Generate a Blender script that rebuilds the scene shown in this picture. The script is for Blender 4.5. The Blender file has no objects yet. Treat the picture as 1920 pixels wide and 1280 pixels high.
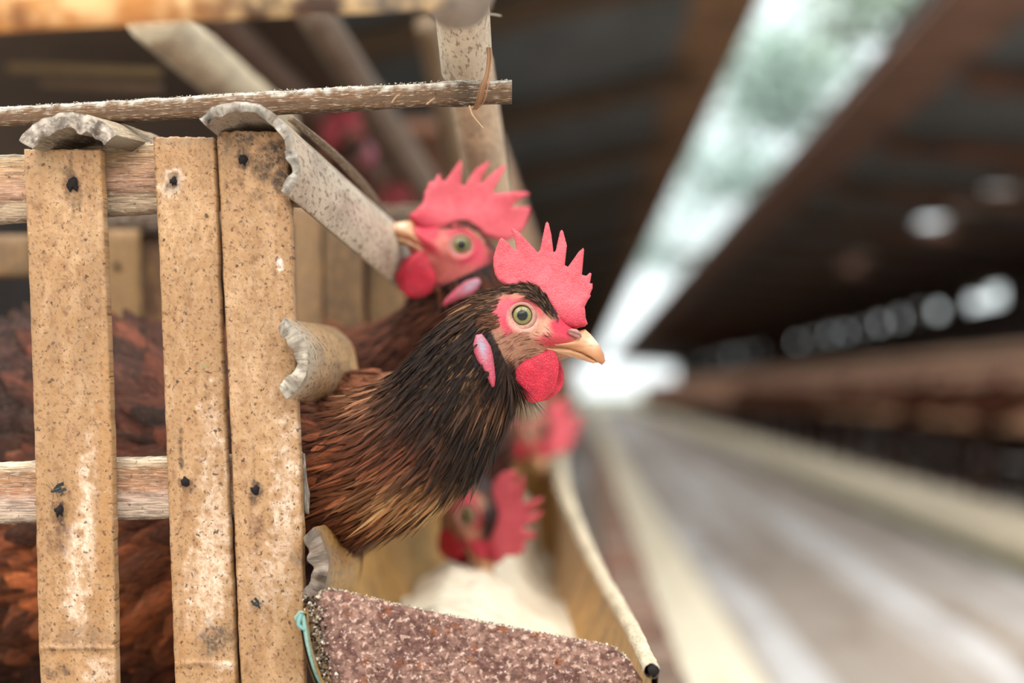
import bpy, math, random
import numpy as np
from mathutils import Matrix, Vector, noise, geometry
random.seed(7); RNG = np.random.default_rng(7)
sc = bpy.context.scene
COL = sc.collection
# ------------------------------------------------------------------ camera
F = 50.0 / 36.0 * 1920.0
CH = 0.9                                        # eye height over the aisle floor
cam_d = bpy.data.cameras.new('camera'); cam = bpy.data.objects.new('camera', cam_d); COL.objects.link(cam)
cam_d.lens = 50; cam_d.sensor_width = 36; cam_d.clip_start = 0.05; cam_d.clip_end = 400
cam.location = (0, 0, CH)
cam.rotation_euler = (math.radians(90) + math.atan(90 / F), 0, math.atan(130 / F))
cam_d.dof.use_dof = True; cam_d.dof.focus_distance = 0.664; cam_d.dof.aperture_fstop = 3.1
cam_d.dof.aperture_blades = 0
sc.camera = cam
RC = cam.rotation_euler.to_matrix(); LC = Vector(cam.location)
RCn = np.array(RC); LCn = np.array(LC)
# ------------------------------------------------------------------ sky
w = bpy.data.worlds.new('world'); sc.world = w; w.use_nodes = True
bg = w.node_tree.nodes['Background']
tc = w.node_tree.nodes.new('ShaderNodeTexCoord'); sep = w.node_tree.nodes.new('ShaderNodeSeparateXYZ')
cr = w.node_tree.nodes.new('ShaderNodeValToRGB')
w.node_tree.links.new(tc.outputs['Generated'], sep.inputs[0]); w.node_tree.links.new(sep.outputs['Z'], cr.inputs[0])
cr.color_ramp.elements[0].color = (0.80, 0.86, 0.86, 1); cr.color_ramp.elements[0].position = 0.0
cr.color_ramp.elements[1].color = (0.72, 0.86, 0.92, 1); cr.color_ramp.elements[1].position = 0.7
w.node_tree.links.new(cr.outputs[0], bg.inputs[0])
bg.inputs[1].default_value = 1.9
# broad daylight through thin cloud, from the open side behind and above the camera
sun_d = bpy.data.lights.new('sun', 'SUN'); sun = bpy.data.objects.new('sun', sun_d); COL.objects.link(sun)
sun_d.energy = 7.0; sun_d.angle = math.radians(90); sun_d.color = (1.0, 0.92, 0.82)
sun.rotation_euler = Vector((-0.13, -0.46, 0.88)).to_track_quat('Z', 'Y').to_euler()
sc.view_settings.view_transform = 'Standard'; sc.view_settings.look = 'None'
sc.view_settings.gamma = 1; sc.view_settings.exposure = 0.0
sc.view_settings.use_curve_mapping = False
sc.cycles.max_bounces = 6; sc.cycles.diffuse_bounces = 4; sc.cycles.glossy_bounces = 2
sc.cycles.use_denoising = True; sc.cycles.sample_clamp_indirect = 4.0

# ------------------------------------------------------------------ helpers
def P(px, py, d):
    """point at depth d seen at picture position px, py"""
    return LC + RC @ Vector(((px - 960) / F * d, (640 - py) / F * d, -d))
def W(x, y, z): return Vector((x, y, z + CH))   # z measured from eye height
def R(r, d): return r * d / F
def lin(h):
    if isinstance(h, str):
        h = h.lstrip('#'); c = [int(h[i:i + 2], 16) / 255 for i in (0, 2, 4)]
    else: c = [x / 255 for x in h]
    return np.array([x / 12.92 if x <= .04045 else ((x + .055) / 1.055) ** 2.4 for x in c])
def sm(e0, e1, x):
    t = np.clip((x - e0) / (e1 - e0), 0, 1); return t * t * (3 - 2 * t)
def nz(x, y, z=0., s=1.): return noise.noise(Vector((x * s, y * s, z * s)))
def fbm(x, y, z=0.): return noise.fractal(Vector((x, y, z)), 1.0, 2.0, 4)

class G:
    """collects geometry, then links it as ONE mesh object"""
    def __init__(s): s.v = []; s.f = []; s.c = []; s.u = []; s.n = 0
    def add(s, v, f, c=None, u=None):
        v = np.asarray(v, float).reshape(-1, 3); k = len(v)
        s.v.append(v); s.f += [tuple(int(i) + s.n for i in q) for q in f]
        if c is None: c = np.ones((k, 3))
        c = np.asarray(c, float)
        if c.ndim == 1: c = np.tile(c, (k, 1))
        s.c.append(c); s.u.append(np.zeros((k, 3)) if u is None else np.asarray(u, float)); s.n += k
    def build(s, name, mt, parent=None, smooth=True, local=None):
        me = bpy.data.meshes.new(name); v = np.concatenate(s.v)
        o = bpy.data.objects.new(name, me); COL.objects.link(o)
        if parent is not None:
            o.parent = parent
            pm = parent.matrix_basis if parent.parent is None else parent.parent.matrix_basis @ parent.matrix_basis
            inv = np.array(pm.inverted()); v = v @ inv[:3, :3].T + inv[:3, 3]
        else:
            c0 = (v.min(0) + v.max(0)) / 2; c0[2] = v[:, 2].min(); v = v - c0; o.location = c0
        me.from_pydata(v.tolist(), [], s.f)
        a = me.attributes.new('Col', 'FLOAT_COLOR', 'POINT')
        c = np.concatenate(s.c); a.data.foreach_set('color', np.c_[c, np.ones(len(c))].ravel().astype(np.float32))
        a = me.attributes.new('uvw', 'FLOAT_VECTOR', 'POINT')
        a.data.foreach_set('vector', np.concatenate(s.u).ravel().astype(np.float32))
        if smooth: me.polygons.foreach_set('use_smooth', [True] * len(me.polygons))
        me.materials.append(mt); me.update(); me.validate()
        return o
def thing(name, label, cat, loc=(0, 0, 0), group=None):
    o = bpy.data.objects.new(name, None); COL.objects.link(o); o.location = loc; o.empty_display_size = .02
    tag(o, label, cat, group); return o
def tag(o, label=None, cat=None, group=None, kind=None):
    for k, x in (('label', label), ('category', cat), ('group', group), ('kind', kind)):
        if x: o[k] = x
    return o
def dup(root, loc=None, label=None, group=None, mat4=None):
    r = root.copy(); COL.objects.link(r)
    if loc is not None: r.location = loc
    if mat4 is not None: r.matrix_basis = mat4
    if label: r['label'] = label
    if group: r['group'] = group
    for ch in list(root.children):
        c = ch.copy(); COL.objects.link(c); c.parent = r
        for g in list(ch.children):
            d = g.copy(); COL.objects.link(d); d.parent = c
    return r

# ------------------------------------------------------------------ materials
def mat(name, base='#e4e4e4', attr=True, rough=.7, layers=(), bump=(), coord='uvw', sss=0, sssc=(1, .3, .2), spec=.3, coat=0, trans=0):
    m = bpy.data.materials.new(name); m.use_nodes = True; nt = m.node_tree; N = nt.nodes; L = nt.links
    b = N['Principled BSDF']; b.inputs['Roughness'].default_value = rough
    b.inputs['Specular IOR Level'].default_value = spec
    b.inputs['Coat Weight'].default_value = coat; b.inputs['Coat Roughness'].default_value = .03
    if sss:
        b.inputs['Subsurface Weight'].default_value = sss; b.inputs['Subsurface Radius'].default_value = sssc
        b.inputs['Subsurface Scale'].default_value = .002
    if coord == 'uvw':
        a = N.new('ShaderNodeAttribute'); a.attribute_name = 'uvw'; cs = a.outputs['Vector']
    else:
        a = N.new('ShaderNodeTexCoord'); cs = a.outputs['Object']
    bc = N.new('ShaderNodeRGB'); bc.outputs[0].default_value = (*lin(base), 1); cur = bc.outputs[0]
    if attr:
        a2 = N.new('ShaderNodeAttribute'); a2.attribute_name = 'Col'
        mx = N.new('ShaderNodeMix'); mx.data_type = 'RGBA'; mx.blend_type = 'MULTIPLY'; mx.inputs[0].default_value = 1
        L.new(cur, mx.inputs[6]); L.new(a2.outputs['Color'], mx.inputs[7]); cur = mx.outputs[2]
    def tex(kind, scale, st, detail=5):
        mp = N.new('ShaderNodeMapping'); mp.inputs['Scale'].default_value = st; L.new(cs, mp.inputs[0])
        if kind == 'v':
            t = N.new('ShaderNodeTexVoronoi'); t.inputs['Scale'].default_value = scale; L.new(mp.outputs[0], t.inputs[0]); return t.outputs['Distance']
        t = N.new('ShaderNodeTexNoise'); t.inputs['Scale'].default_value = scale; t.inputs['Detail'].default_value = detail
        t.inputs['Roughness'].default_value = .6
        L.new(mp.outputs[0], t.inputs[0]); return t.outputs['Fac']
    for (kind, scale, st, lo, hi, colr, stg, *bl) in layers:
        o = tex(kind, scale, st)
        mr = N.new('ShaderNodeMapRange'); mr.interpolation_type = 'SMOOTHSTEP'
        mr.inputs['From Min'].default_value = lo; mr.inputs['From Max'].default_value = hi
        mr.inputs['To Max'].default_value = stg; L.new(o, mr.inputs[0])
        mx = N.new('ShaderNodeMix'); mx.data_type = 'RGBA'; mx.blend_type = bl[0] if bl else 'MIX'
        L.new(mr.outputs[0], mx.inputs[0]); L.new(cur, mx.inputs[6]); mx.inputs[7].default_value = (*lin(colr), 1); cur = mx.outputs[2]
    L.new(cur, b.inputs['Base Color'])
    prev = None
    for (kind, scale, st, stg, dist) in bump:
        o = tex(kind, scale, st)
        bp = N.new('ShaderNodeBump'); bp.inputs['Strength'].default_value = stg; bp.inputs['Distance'].default_value = dist
        L.new(o, bp.inputs['Height'])
        if prev: L.new(prev, bp.inputs['Normal'])
        prev = bp.outputs[0]
    if prev: L.new(prev, b.inputs['Normal'])
    return m
ONE = (1, 1, 1)
M = {}
M['slat'] = mat('bamboo_slat', rough=.55, spec=.35, layers=[
    ('n', 90, (4, 1, 1), .42, .68, '#9a7348', .45),
    ('n', 420, (5, .45, 1), .48, .72, '#8a6a48', .35),
    ('n', 300, ONE, .50, .64, '#8f6a42', .45),
    ('n', 560, ONE, .57, .63, '#6a4428', .55),
    ('n', 350, (1.2, 1, 1), .60, .64, '#3f261a', .72),
    ('n', 210, (1.1, 1, 1), .64, .67, '#2a1a14', .8),
    ('n', 700, ONE, .62, .70, '#e0c8aa', .3)],
    bump=[('n', 500, (4, .5, 1), .25, .0006), ('n', 900, ONE, .25, .0005)])
M['weather'] = mat('weathered_bamboo', rough=.8, spec=.2, layers=[
    ('n', 260, (5, .25, 1), .42, .62, '#4b3a2e', .6),
    ('n', 500, (3, .4, 1), .5, .72, '#e2d6c4', .45),
    ('n', 320, ONE, .60, .70, '#2c221d', .7)],
    bump=[('n', 300, (5, .25, 1), .6, .0012), ('n', 700, ONE, .4, .0008)])
M['pole'] = mat('smooth_bamboo_pole', rough=.42, spec=.4, layers=[
    ('n', 60, (1, .6, 1), .42, .66, '#7d6a5c', .55),
    ('n', 260, (1.6, .8, 1), .52, .62, '#5c4638', .7),
    ('n', 420, (1, 3, 1), .56, .72, '#f3ead9', .35)],
    bump=[('n', 250, (1, 1, 1), .45, .001)])
M['orange_pole'] = mat('mottled_orange_bamboo', rough=.5, spec=.4, layers=[
    ('n', 60, (1, 1, 1), .42, .62, '#ffd9a0', .55), ('n', 45, (1, 1.0, 1), .52, .64, '#6b3a1c', .7)],
    bump=[('n', 120, ONE, .3, .001)])
M['crust'] = mat('crusty_rough_wood', rough=.9, spec=.15, layers=[
    ('n', 45, ONE, .42, .60, '#5a3c38', .7), ('n', 260, ONE, .46, .58, '#4a302c', .65), ('n', 380, ONE, .54, .62, '#d0ae9e', .7),
    ('n', 120, ONE, .58, .66, '#8f5330', .6), ('n', 560, ONE, .63, .68, '#fff2e6', .7), ('n', 240, ONE, .60, .66, '#201618', .65)],
    bump=[('n', 260, ONE, 1, .003), ('n', 800, ONE, .5, .0012)])
M['grime'] = mat('dried_feed_grime', rough=.9, spec=.1, layers=[('n', 900, ONE, .5, .65, '#6e5a4c', .6)], bump=[('n', 900, ONE, .6, .001)])
M['black'] = mat('dark_hole', base='#1b1516', attr=True, rough=.8, spec=.2, bump=[('n', 900, ONE, .8, .001)], coord='object')
M['feather'] = mat('feather', rough=.6, spec=.16, layers=[
    ('n', 5, (5, .5, 1), .42, .62, '#0d0807', .65), ('n', 9, (5, .5, 1), .54, .72, '#ffc28a', .16, 'SCREEN')],
    bump=[('n', 18, (5, .6, 1), .6, .0006)])
M['skin'] = mat('hen_skin', rough=.5, spec=.25, sss=.25, layers=[
    ('n', 900, ONE, .5, .7, '#d0707a', .35, 'MULTIPLY')], bump=[('n', 1100, ONE, .5, .0006), ('n', 380, (1, 1, 2), .35, .0008)], coord='object')
M['comb'] = mat('comb_flesh', rough=.55, spec=.35, sss=.15, layers=[
    ('n', 1600, ONE, .48, .66, '#ff9aa0', .16), ('n', 300, ONE, .45, .7, '#b8263a', .35)],
    bump=[('v', 1500, ONE, .55, .0005), ('n', 500, ONE, .3, .0008)], coord='object')
M['beak'] = mat('beak_horn', rough=.32, spec=.5, layers=[('n', 220, (1, 1, 3), .45, .7, '#9c6138', .5)], bump=[('n', 300, ONE, .2, .0005)], coord='object')
M['eye'] = mat('eye', rough=.12, spec=.35, coat=.15)
M['feed'] = mat('feed_mash', rough=.9, spec=.1, layers=[('n', 500, ONE, .5, .7, '#dcc08c', .3)], bump=[('n', 600, ONE, .6, .002)], coord='object')
M['trough'] = mat('stained_trough_bamboo', rough=.5, spec=.35, layers=[
    ('n', 25, (1, 1, 1), .50, .62, '#6d4f30', .6), ('n', 150, ONE, .5, .7, '#e0c088', .35)], bump=[('n', 150, ONE, .3, .001)])
M['dark_wood'] = mat('dark_shed_wood', base='#ffffff', rough=.8, spec=.2, layers=[('n', 4, (1, 1, 1), .4, .7, '#2a2826', .5)], coord='object')
M['kerb'] = mat('limewashed_concrete', base='#fff2d8', attr=False, rough=.85, spec=.2, layers=[('n', 3, (3, .4, 1), .5, .7, '#c9b48f', .35)], coord='object')
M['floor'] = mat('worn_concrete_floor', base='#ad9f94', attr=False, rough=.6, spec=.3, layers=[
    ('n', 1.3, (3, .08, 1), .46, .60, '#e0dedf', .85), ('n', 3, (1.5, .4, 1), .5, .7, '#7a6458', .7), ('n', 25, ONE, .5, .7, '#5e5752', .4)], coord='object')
M['far'] = mat('far_cage_bamboo', base='#ffffff', rough=.75, spec=.2, layers=[('n', 8, (1, 1, 1), .45, .65, '#b5705c', .28)], coord='object')
M['leaf'] = mat('tree_leaf', base='#ffffff', rough=.6, spec=.3)
M['green'] = mat('mossy_dirt', base='#59604a', attr=False, rough=.9, layers=[('n', 6, ONE, .45, .65, '#7a6a50', .7)], coord='object')
M['fly'] = mat('fly_black', base='#1b1a1c', attr=True, rough=.4, spec=.5)
M['twine'] = mat('fibre_twine', rough=.8, layers=[('n', 600, (1, 4, 1), .5, .7, '#6f4a30', .6)])
M['body'] = mat('down_skin', rough=.8, spec=.15, layers=[('n', 300, ONE, .45, .7, '#1a1210', .5)], coord='object')

# ------------------------------------------------------------------ shape makers
def frames(path, up=(0, 0, 1)):
    path = [Vector(p) for p in path]; out = []
    for i, p in enumerate(path):
        t = (path[min(i + 1, len(path) - 1)] - path[max(i - 1, 0)]).normalized()
        x = t.cross(Vector(up)).normalized(); y = x.cross(t).normalized(); out.append((p, t, x, y))
    return out
def cr_path(pts, n):
    """catmull-rom through rows of numbers"""
    A = np.array(pts, float); m = len(A); out = []
    for q in np.linspace(0, m - 1, n):
        i = min(int(q), m - 2); t = q - i
        p0 = A[max(i - 1, 0)]; p1 = A[i]; p2 = A[i + 1]; p3 = A[min(i + 2, m - 1)]
        out.append(.5 * ((2 * p1) + (-p0 + p2) * t + (2 * p0 - 5 * p1 + 4 * p2 - p3) * t * t + (-p0 + 3 * p1 - 3 * p2 + p3) * t ** 3))
    return np.array(out)
def pole(g, a, b, ra, rb, n=40, seg=28, col=(1, 1, 1), wob=.04, nodes=(), seed=0., bend=None, colf=None, hollow=False):
    a = Vector(a); b = Vector(b); L = (b - a).length
    path = [a.lerp(b, i / (n - 1)) + (Vector(bend) * math.sin(math.pi * i / (n - 1)) if bend else Vector()) for i in range(n)]
    fr = frames(path, (0, 0, 1) if abs((b - a).normalized().z) < .9 else (0, 1, 0)); V = []; U = []; C = []
    for i, (p, t, x, y) in enumerate(fr):
        k = i / (n - 1); r0 = ra + (rb - ra) * k
        for q in nodes: r0 *= 1 + .07 * math.exp(-((k - q) * L / .003) ** 2)
        for j in range(seg):
            th = 2 * math.pi * j / seg
            r = r0 * (1 + wob * fbm(math.cos(th) * .8 + seed, math.sin(th) * .8, k * L * 12 + seed))
            V.append(p + (x * math.cos(th) + y * math.sin(th)) * r); U.append((th * r0 + seed, k * L, seed))
            C.append(colf(k, th) if colf else col)
    Fc = [(i * seg + j, i * seg + (j + 1) % seg, (i + 1) * seg + (j + 1) % seg, (i + 1) * seg + j) for i in range(n - 1) for j in range(seg)]
    if hollow:                                    # cut end shows the wall of the cane and a dark bore
        base = len(V)
        for q, (rr, dd) in enumerate(((.78, 0), (.72, .02))):
            p, t, x, y = fr[0]
            for j in range(seg):
                th = 2 * math.pi * j / seg
                V.append(p + t * dd + (x * math.cos(th) + y * math.sin(th)) * ra * rr); U.append((th, 0, 3)); C.append((.55, .5, .45) if q == 0 else (.1, .08, .07))
        for j in range(seg):
            j2 = (j + 1) % seg
            Fc += [(j2, j, base + j, base + j2), (base + j2, base + j, base + seg + j, base + seg + j2)]
        Fc.append(tuple(base + seg + j for j in range(seg)))
    else: Fc.append(tuple(range(seg))[::-1])
    Fc.append(tuple((n - 1) * seg + j for j in range(seg)))
    g.add(V, Fc, C, U)
def box(g, c, s, col=(1, 1, 1), rot=None, bev=0):
    c = np.array(c, float); h = np.array(s, float) / 2
    V = np.array([(x, y, z) for x in (-1, 1) for y in (-1, 1) for z in (-1, 1)], float) * h
    U = V.copy()
    if rot is not None: V = V @ np.array(rot).T
    g.add(V + c, [(0, 1, 3, 2), (4, 6, 7, 5), (0, 4, 5, 1), (2, 3, 7, 6), (0, 2, 6, 4), (1, 5, 7, 3)], col, U)
def shell(g, c0, d0, r0, c1, d1, r1, a0, a1, th, n=40, m=40, col0='#b5a48f', col1='#caa06a', rag=.0, seed=0., endcol='#a09384', power=1., tint=None):
    """split bamboo: an arc of cane wall swept from a near centre (picture px, depth) to a far one"""
    p0 = P(*c0, d0); p1 = P(*c1, d1); X = RC @ Vector((1, 0, 0)); Y = RC @ Vector((0, 1, 0)); T = (p1 - p0)
    L = T.length; V = []; U = []; C = []; ca, cb, ce = lin(col0), lin(col1), lin(endcol)
    cross = m * 2
    for i in range(n):
        k = (i / (n - 1)) ** power; p = p0 + T * k; ra = R(r0, d0) * (1 - k) + R(r1, d1) * k; tt = R(th, d0)
        for side in (0, 1):
            for j in range(m):
                q = j / (m - 1) if side == 0 else 1 - j / (m - 1)
                an = math.radians(a0 + (a1 - a0) * q)
                r = ra * (1 + .03 * fbm(math.cos(an) * 2 + seed, math.sin(an) * 2, k * 2)) - (tt * (.8 + .35 * nz(an * 2, seed, 0, 1.7)) if side else 0)
                pp = p + (X * math.cos(an) + Y * math.sin(an)) * r
                if rag: pp = pp + T.normalized() * rag * R(1, d0) * fbm(an * 3 + seed, side * .3, seed) * (1 - k) ** 2 + X * (rag * .12 * R(1, d0) * nz(an * 9, side, seed)) * (1 - k) ** 6
                V.append(pp); U.append((an * ra, k * L, side * .3 + seed))
                c = ca * (1 - min(1, k * 3)) + cb * min(1, k * 3)
                if tint is not None: c = tint(k, q, side, c)
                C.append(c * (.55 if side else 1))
    Fc = [(i * cross + j, i * cross + (j + 1) % cross, (i + 1) * cross + (j + 1) % cross, (i + 1) * cross + j) for i in range(n - 1) for j in range(cross)]
    Fc += [((n - 1) * cross + j, (n - 1) * cross + j + 1, n * cross - 2 - j, n * cross - 1 - j) for j in range(m - 1)]
    g.add(V, Fc, C, U)
    # rough cut face at the near end
    E = []; EU = []; EC = []; rows = 5
    for a in range(rows):
        for j in range(m):
            o_ = V[j]; i_ = V[2 * m - 1 - j]; q = a / (rows - 1); pp = o_.lerp(i_, q)
            pp = pp - T.normalized() * R(4 * math.sin(math.pi * q) + 2.2 * fbm(j * .21, a * .5, seed) + 1.5 * nz(j * 1.3, a * 1.1, seed), d0)
            E.append(pp); EU.append((q * .003, j * .0022, 5 + seed)); EC.append(ce * (.75 + .9 * fbm(j * .13, a * .35, seed)))
    g.add(E, [(a * m + j, a * m + j + 1, (a + 1) * m + j + 1, (a + 1) * m + j) for a in range(rows - 1) for j in range(m - 1)], EC, EU)
def resample(poly, step):
    out = []; m = len(poly)
    for i in range(m):
        a = np.array(poly[i], float); b = np.array(poly[(i + 1) % m], float); k = max(1, int(round(np.linalg.norm(b - a) / step)))
        for q in range(k): out.append(a + (b - a) * q / k)
    return np.array(out)
def inside(pts, poly):
    x, y = pts[:, 0], pts[:, 1]; r = np.zeros(len(pts), bool); m = len(poly)
    for i in range(m):
        x0, y0 = poly[i]; x1, y1 = poly[(i + 1) % m]
        c = ((y0 > y) != (y1 > y)) & (x < (x1 - x0) * (y - y0) / ((y1 - y0) + 1e-12) + x0); r ^= c
    return r
def bdist(pts, poly):
    d = np.full(len(pts), 1e9); m = len(poly)
    for i in range(m):
        a = np.array(poly[i]); b = np.array(poly[(i + 1) % m]); ab = b - a
        t = np.clip(((pts - a) @ ab) / (ab @ ab + 1e-12), 0, 1); q = a + t[:, None] * ab
        d = np.minimum(d, np.hypot(*(pts - q).T))
    return d
def plate(g, poly, to3, step, thick, soft, colf, curve=None, rim=0.15, uvs=None):
    """solid with a traced outline: thick(x,y) half thickness in px, rounded off over soft px at its rim"""
    bd = resample(poly, step); poly = [tuple(p) for p in poly]
    x0, y0 = bd.min(0); x1, y1 = bd.max(0)
    gx, gy = np.meshgrid(np.arange(x0, x1, step), np.arange(y0, y1, step)); gx[1::2] += step / 2
    pts = np.c_[gx.ravel(), gy.ravel()]; pts = pts[inside(pts, poly)]; pts = pts[bdist(pts, poly) > step * .6]
    al = np.vstack([bd, pts]); nb = len(bd)
    r = geometry.delaunay_2d_cdt([Vector(p) for p in al], [(i, (i + 1) % nb) for i in range(nb)], [], 1, 1e-6)
    v2 = np.array([tuple(v) for v in r[0]]); tri = r[2]
    d = bdist(v2, poly); onb = d < 1e-4
    prof = np.sqrt(np.clip(1 - (1 - np.clip(d / soft, 0, 1)) ** 2, 0, 1)) * (1 - rim) + rim
    col = np.array([colf(x, y) for x, y in v2]); k = len(v2); V = []; cu = curve or (lambda x, y: 0.)
    for sgn in (-1, 1):
        for (x, y), pr in zip(v2, prof): V.append(to3(x, y, cu(x, y) + sgn * thick(x, y) * pr))
    tri = [t for t in tri if len(t) == 3]
    def cw(t): (ax, ay), (bx, by), (cx, cy) = v2[t[0]], v2[t[1]], v2[t[2]]; return (bx - ax) * (cy - ay) - (by - ay) * (cx - ax) > 0
    tri = [t if cw(t) else t[::-1] for t in tri]
    Fc = [tuple(t) for t in tri] + [tuple(i + k for i in t[::-1]) for t in tri]
    ed = {}
    for t in tri:
        for a, b in ((t[0], t[1]), (t[1], t[2]), (t[2], t[0])): ed[(a, b)] = 1
    for (a, b) in ed:
        if (b, a) not in ed: Fc.append((b, a, a + k, b + k))
    U = np.c_[v2 * .00025, np.zeros(k)]; U = np.vstack([U, U + (0, 0, .2)])
    if uvs is not None: U = U + np.array(uvs)
    g.add(V, Fc, np.vstack([col, col]), U)

# ------------------------------------------------------------------ hens
S = .667 / F                                     # metres per picture px at the first hen's head
def head_matrix(px, py, d, rot=0., scale=1., mirror=False, yaw=0.):
    m = Matrix.Translation(P(px, py, d)) @ RC.to_4x4() @ Matrix.Rotation(math.radians(yaw), 4, 'Y') @ Matrix.Rotation(math.radians(rot), 4, 'Z') @ Matrix.Scale(scale, 4)
    if mirror: m = m @ Matrix.Scale(-1, 4, (1, 0, 0))
    return m
def hl(x, y, w):                                 # head picture px -> head local metres, w = px towards the viewer
    return Vector(((x - 979) * S, (592 - y) * S, w * S))
def face_col(x, y):
    n = nz(x, y, 0, .05) * .5 + nz(x, y, 3, .17) * .35 + nz(x, y, 8, .4) * .3
    pink = lin('#cf4f5e'); red = lin('#c62c44'); cream = lin('#d9a088'); tan = lin('#a3745c'); dark = lin('#2c1f20'); white = lin('#d6aa98')
    c = tan * 1.0
    e = math.hypot((x - 968) / 50, (y - 590) / 36)               # bare patch round the eye
    c = c + (pink - c) * float(1 - sm(.75, 1.15, e + n * .5))
    q = math.hypot((x - 1015) / 34, (y - 617) / 24)
    c = c + (cream - c) * float(1 - sm(.5, 1.1, q + n * .4))
    q = math.hypot((x - 1040) / 44, (y - 638) / 16)              # red stripe over the gape
    c = c + (red - c) * float(1 - sm(.5, 1.1, q + n * .3)) * .8
    q = math.hypot((x - 1058) / 34, (y - 612) / 24)              # red before the nostril
    c = c + (lin('#c93a50') - c) * float(1 - sm(.6, 1.1, q))
    q = math.hypot((x - 1002) / 30, (y - 572) / 16)
    c = c + (lin('#b8323f') - c) * float(1 - sm(.4, 1.2, q + n * .5)) * .7
    e2 = math.hypot(x - 979, y - 592)
    c = c + (white - c) * float(1 - sm(24, 31, e2 - (y - 592) * .12)) * .8
    # feathered crown, nape and throat
    top = 566 - 14 * math.exp(-((x - 985) / 30) ** 2) if x < 1040 else 520
    if x < 1046: c = c + (dark - c) * float(sm(0, 12, (564 if x < 940 else 552 + max(0, x - 985) * .95) - y + n * 10))
    c = c + (dark - c) * float(sm(0, 14, 926 - x + n * 10))
    c = c + (dark * 1.3 - c) * float(sm(0, 18, y - (676 - max(0, x - 1000) * .12) + n * 20)) * (1 if x < 1052 else 0)
    return c * (1 + .25 * n)
HEAD = [  # x, y centre, half height, half width, lean of the ring (radians)
    (930, 633, 88, 62, .42), (948, 627, 88, 61, .25), (965, 618, 84, 60, .10), (985, 612, 80, 57, .02), (1005, 612, 75, 52, 0), (1022, 618, 66, 46, 0),
    (1040, 630, 50, 39, -.05), (1056, 637, 37, 31, -.05), (1074, 640, 27, 23, 0), (1090, 642, 20, 15, 0), (1102, 645, 12, 9, 0), (1108, 647, 3, 3, 0)]
COMB1 = [(1096,612),(1102,607),(1098,596),(1097,581),(1096,575),(1102,563),(1108,554),(1106,552),(1111,540),(1111,531),(1106,531),(1109,513),(1106,511),(1099,517),(1091,515),(1095,468),(1093,465),(1085,472),(1065,500),(1059,497),(1063,460),(1056,433),(1053,430),(1050,434),(1042,470),(1038,473),(1034,440),(1029,418),(1026,415),(1023,418),(1018,442),(1013,467),(1009,473),(998,462),(975,438),(962,428),(957,428),(965,450),(969,467),(966,469),(948,451),(941,446),(937,448),(930,465),(925,483),(925,498),(928,514),(935,526),(945,534),(970,545),(1000,552),(1022,566),(1036,585),(1048,604),(1062,614),(1080,616)]
WATTLE = [(1022,655),(1034,653),(1042,662),(1047,680),(1046,700),(1043,716),(1038,730),(1027,742),(1012,752),(998,755),(987,750),(975,741),(965,726),(960,710),(959,693),(966,682),(978,673),(1000,664)]
LOBE = [(894,628),(905,626),(913,636),(921,649),(925,664),(928,686),(930,708),(928,722),(923,724),(916,708),(909,692),(898,676),(891,662),(889,646)]
BEAKU = [(1006,649),(1020,642),(1040,638),(1060,634),(1078,626),(1088,619),(1097,617),(1108,627),(1123,645),(1132,663),(1135,677),(1129,684),(1120,679),(1106,670),(1088,662),(1066,656),(1044,653),(1024,651)]
BEAKL = [(1008,649),(1030,649),(1050,650),(1070,653),(1090,660),(1106,669),(1122,679),(1112,681),(1096,676),(1070,669),(1048,666),(1028,660)]
FEATHER_U = np.array([0, .25, .5, .75, 1.]); PROF = np.array([.45, .9, 1., .85, .22])
PROF_H = np.array([.6, 1., .85, .5, .02])
def feathers(g, base, dr, nr, L, Wd, c_in, c_tip, c_edge=None, lift=.10, curl=.12, prof=PROF, camber=.35):
    n = len(base); dr = dr / np.linalg.norm(dr, axis=1, keepdims=True)
    nr = nr - dr * (nr * dr).sum(1, keepdims=True); nr /= np.linalg.norm(nr, axis=1, keepdims=True) + 1e-9
    sd = np.cross(dr, nr); V = np.zeros((n, 5, 3, 3)); C = np.zeros((n, 5, 3, 3)); U = np.zeros((n, 5, 3, 3))
    L = L[:, None]; Wd = Wd[:, None]; ph = RNG.random(n) * 50
    for i, t in enumerate(FEATHER_U):
        for j, sg in enumerate((-1, 0, 1)):
            V[:, i, j] = base + dr * L * t + nr * L * (lift * t - curl * t * t) + sd * Wd * .5 * prof[i] * sg - nr * (camber * Wd * .5 * abs(sg) * prof[i])
            k = t ** 1.5; c = c_in * (1 - k) + c_tip * k
            if c_edge is not None and sg == 0: c = c_edge * 1.0
            C[:, i, j] = c
            U[:, i, j, 0] = sg * .5; U[:, i, j, 1] = t * 2 - abs(sg) * .35; U[:, i, j, 2] = ph
    F1 = [(i * 3 + j, i * 3 + j + 1, (i + 1) * 3 + j + 1, (i + 1) * 3 + j) for i in range(4) for j in range(2)]
    fs = (np.arange(n)[:, None, None] * 15 + np.array(F1)[None]).reshape(-1, 4)
    g.v.append(V.reshape(-1, 3)); g.c.append(C.reshape(-1, 3)); g.u.append(U.reshape(-1, 3))
    g.f += [tuple(q) for q in (fs + g.n).tolist()]; g.n += n * 15

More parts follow.
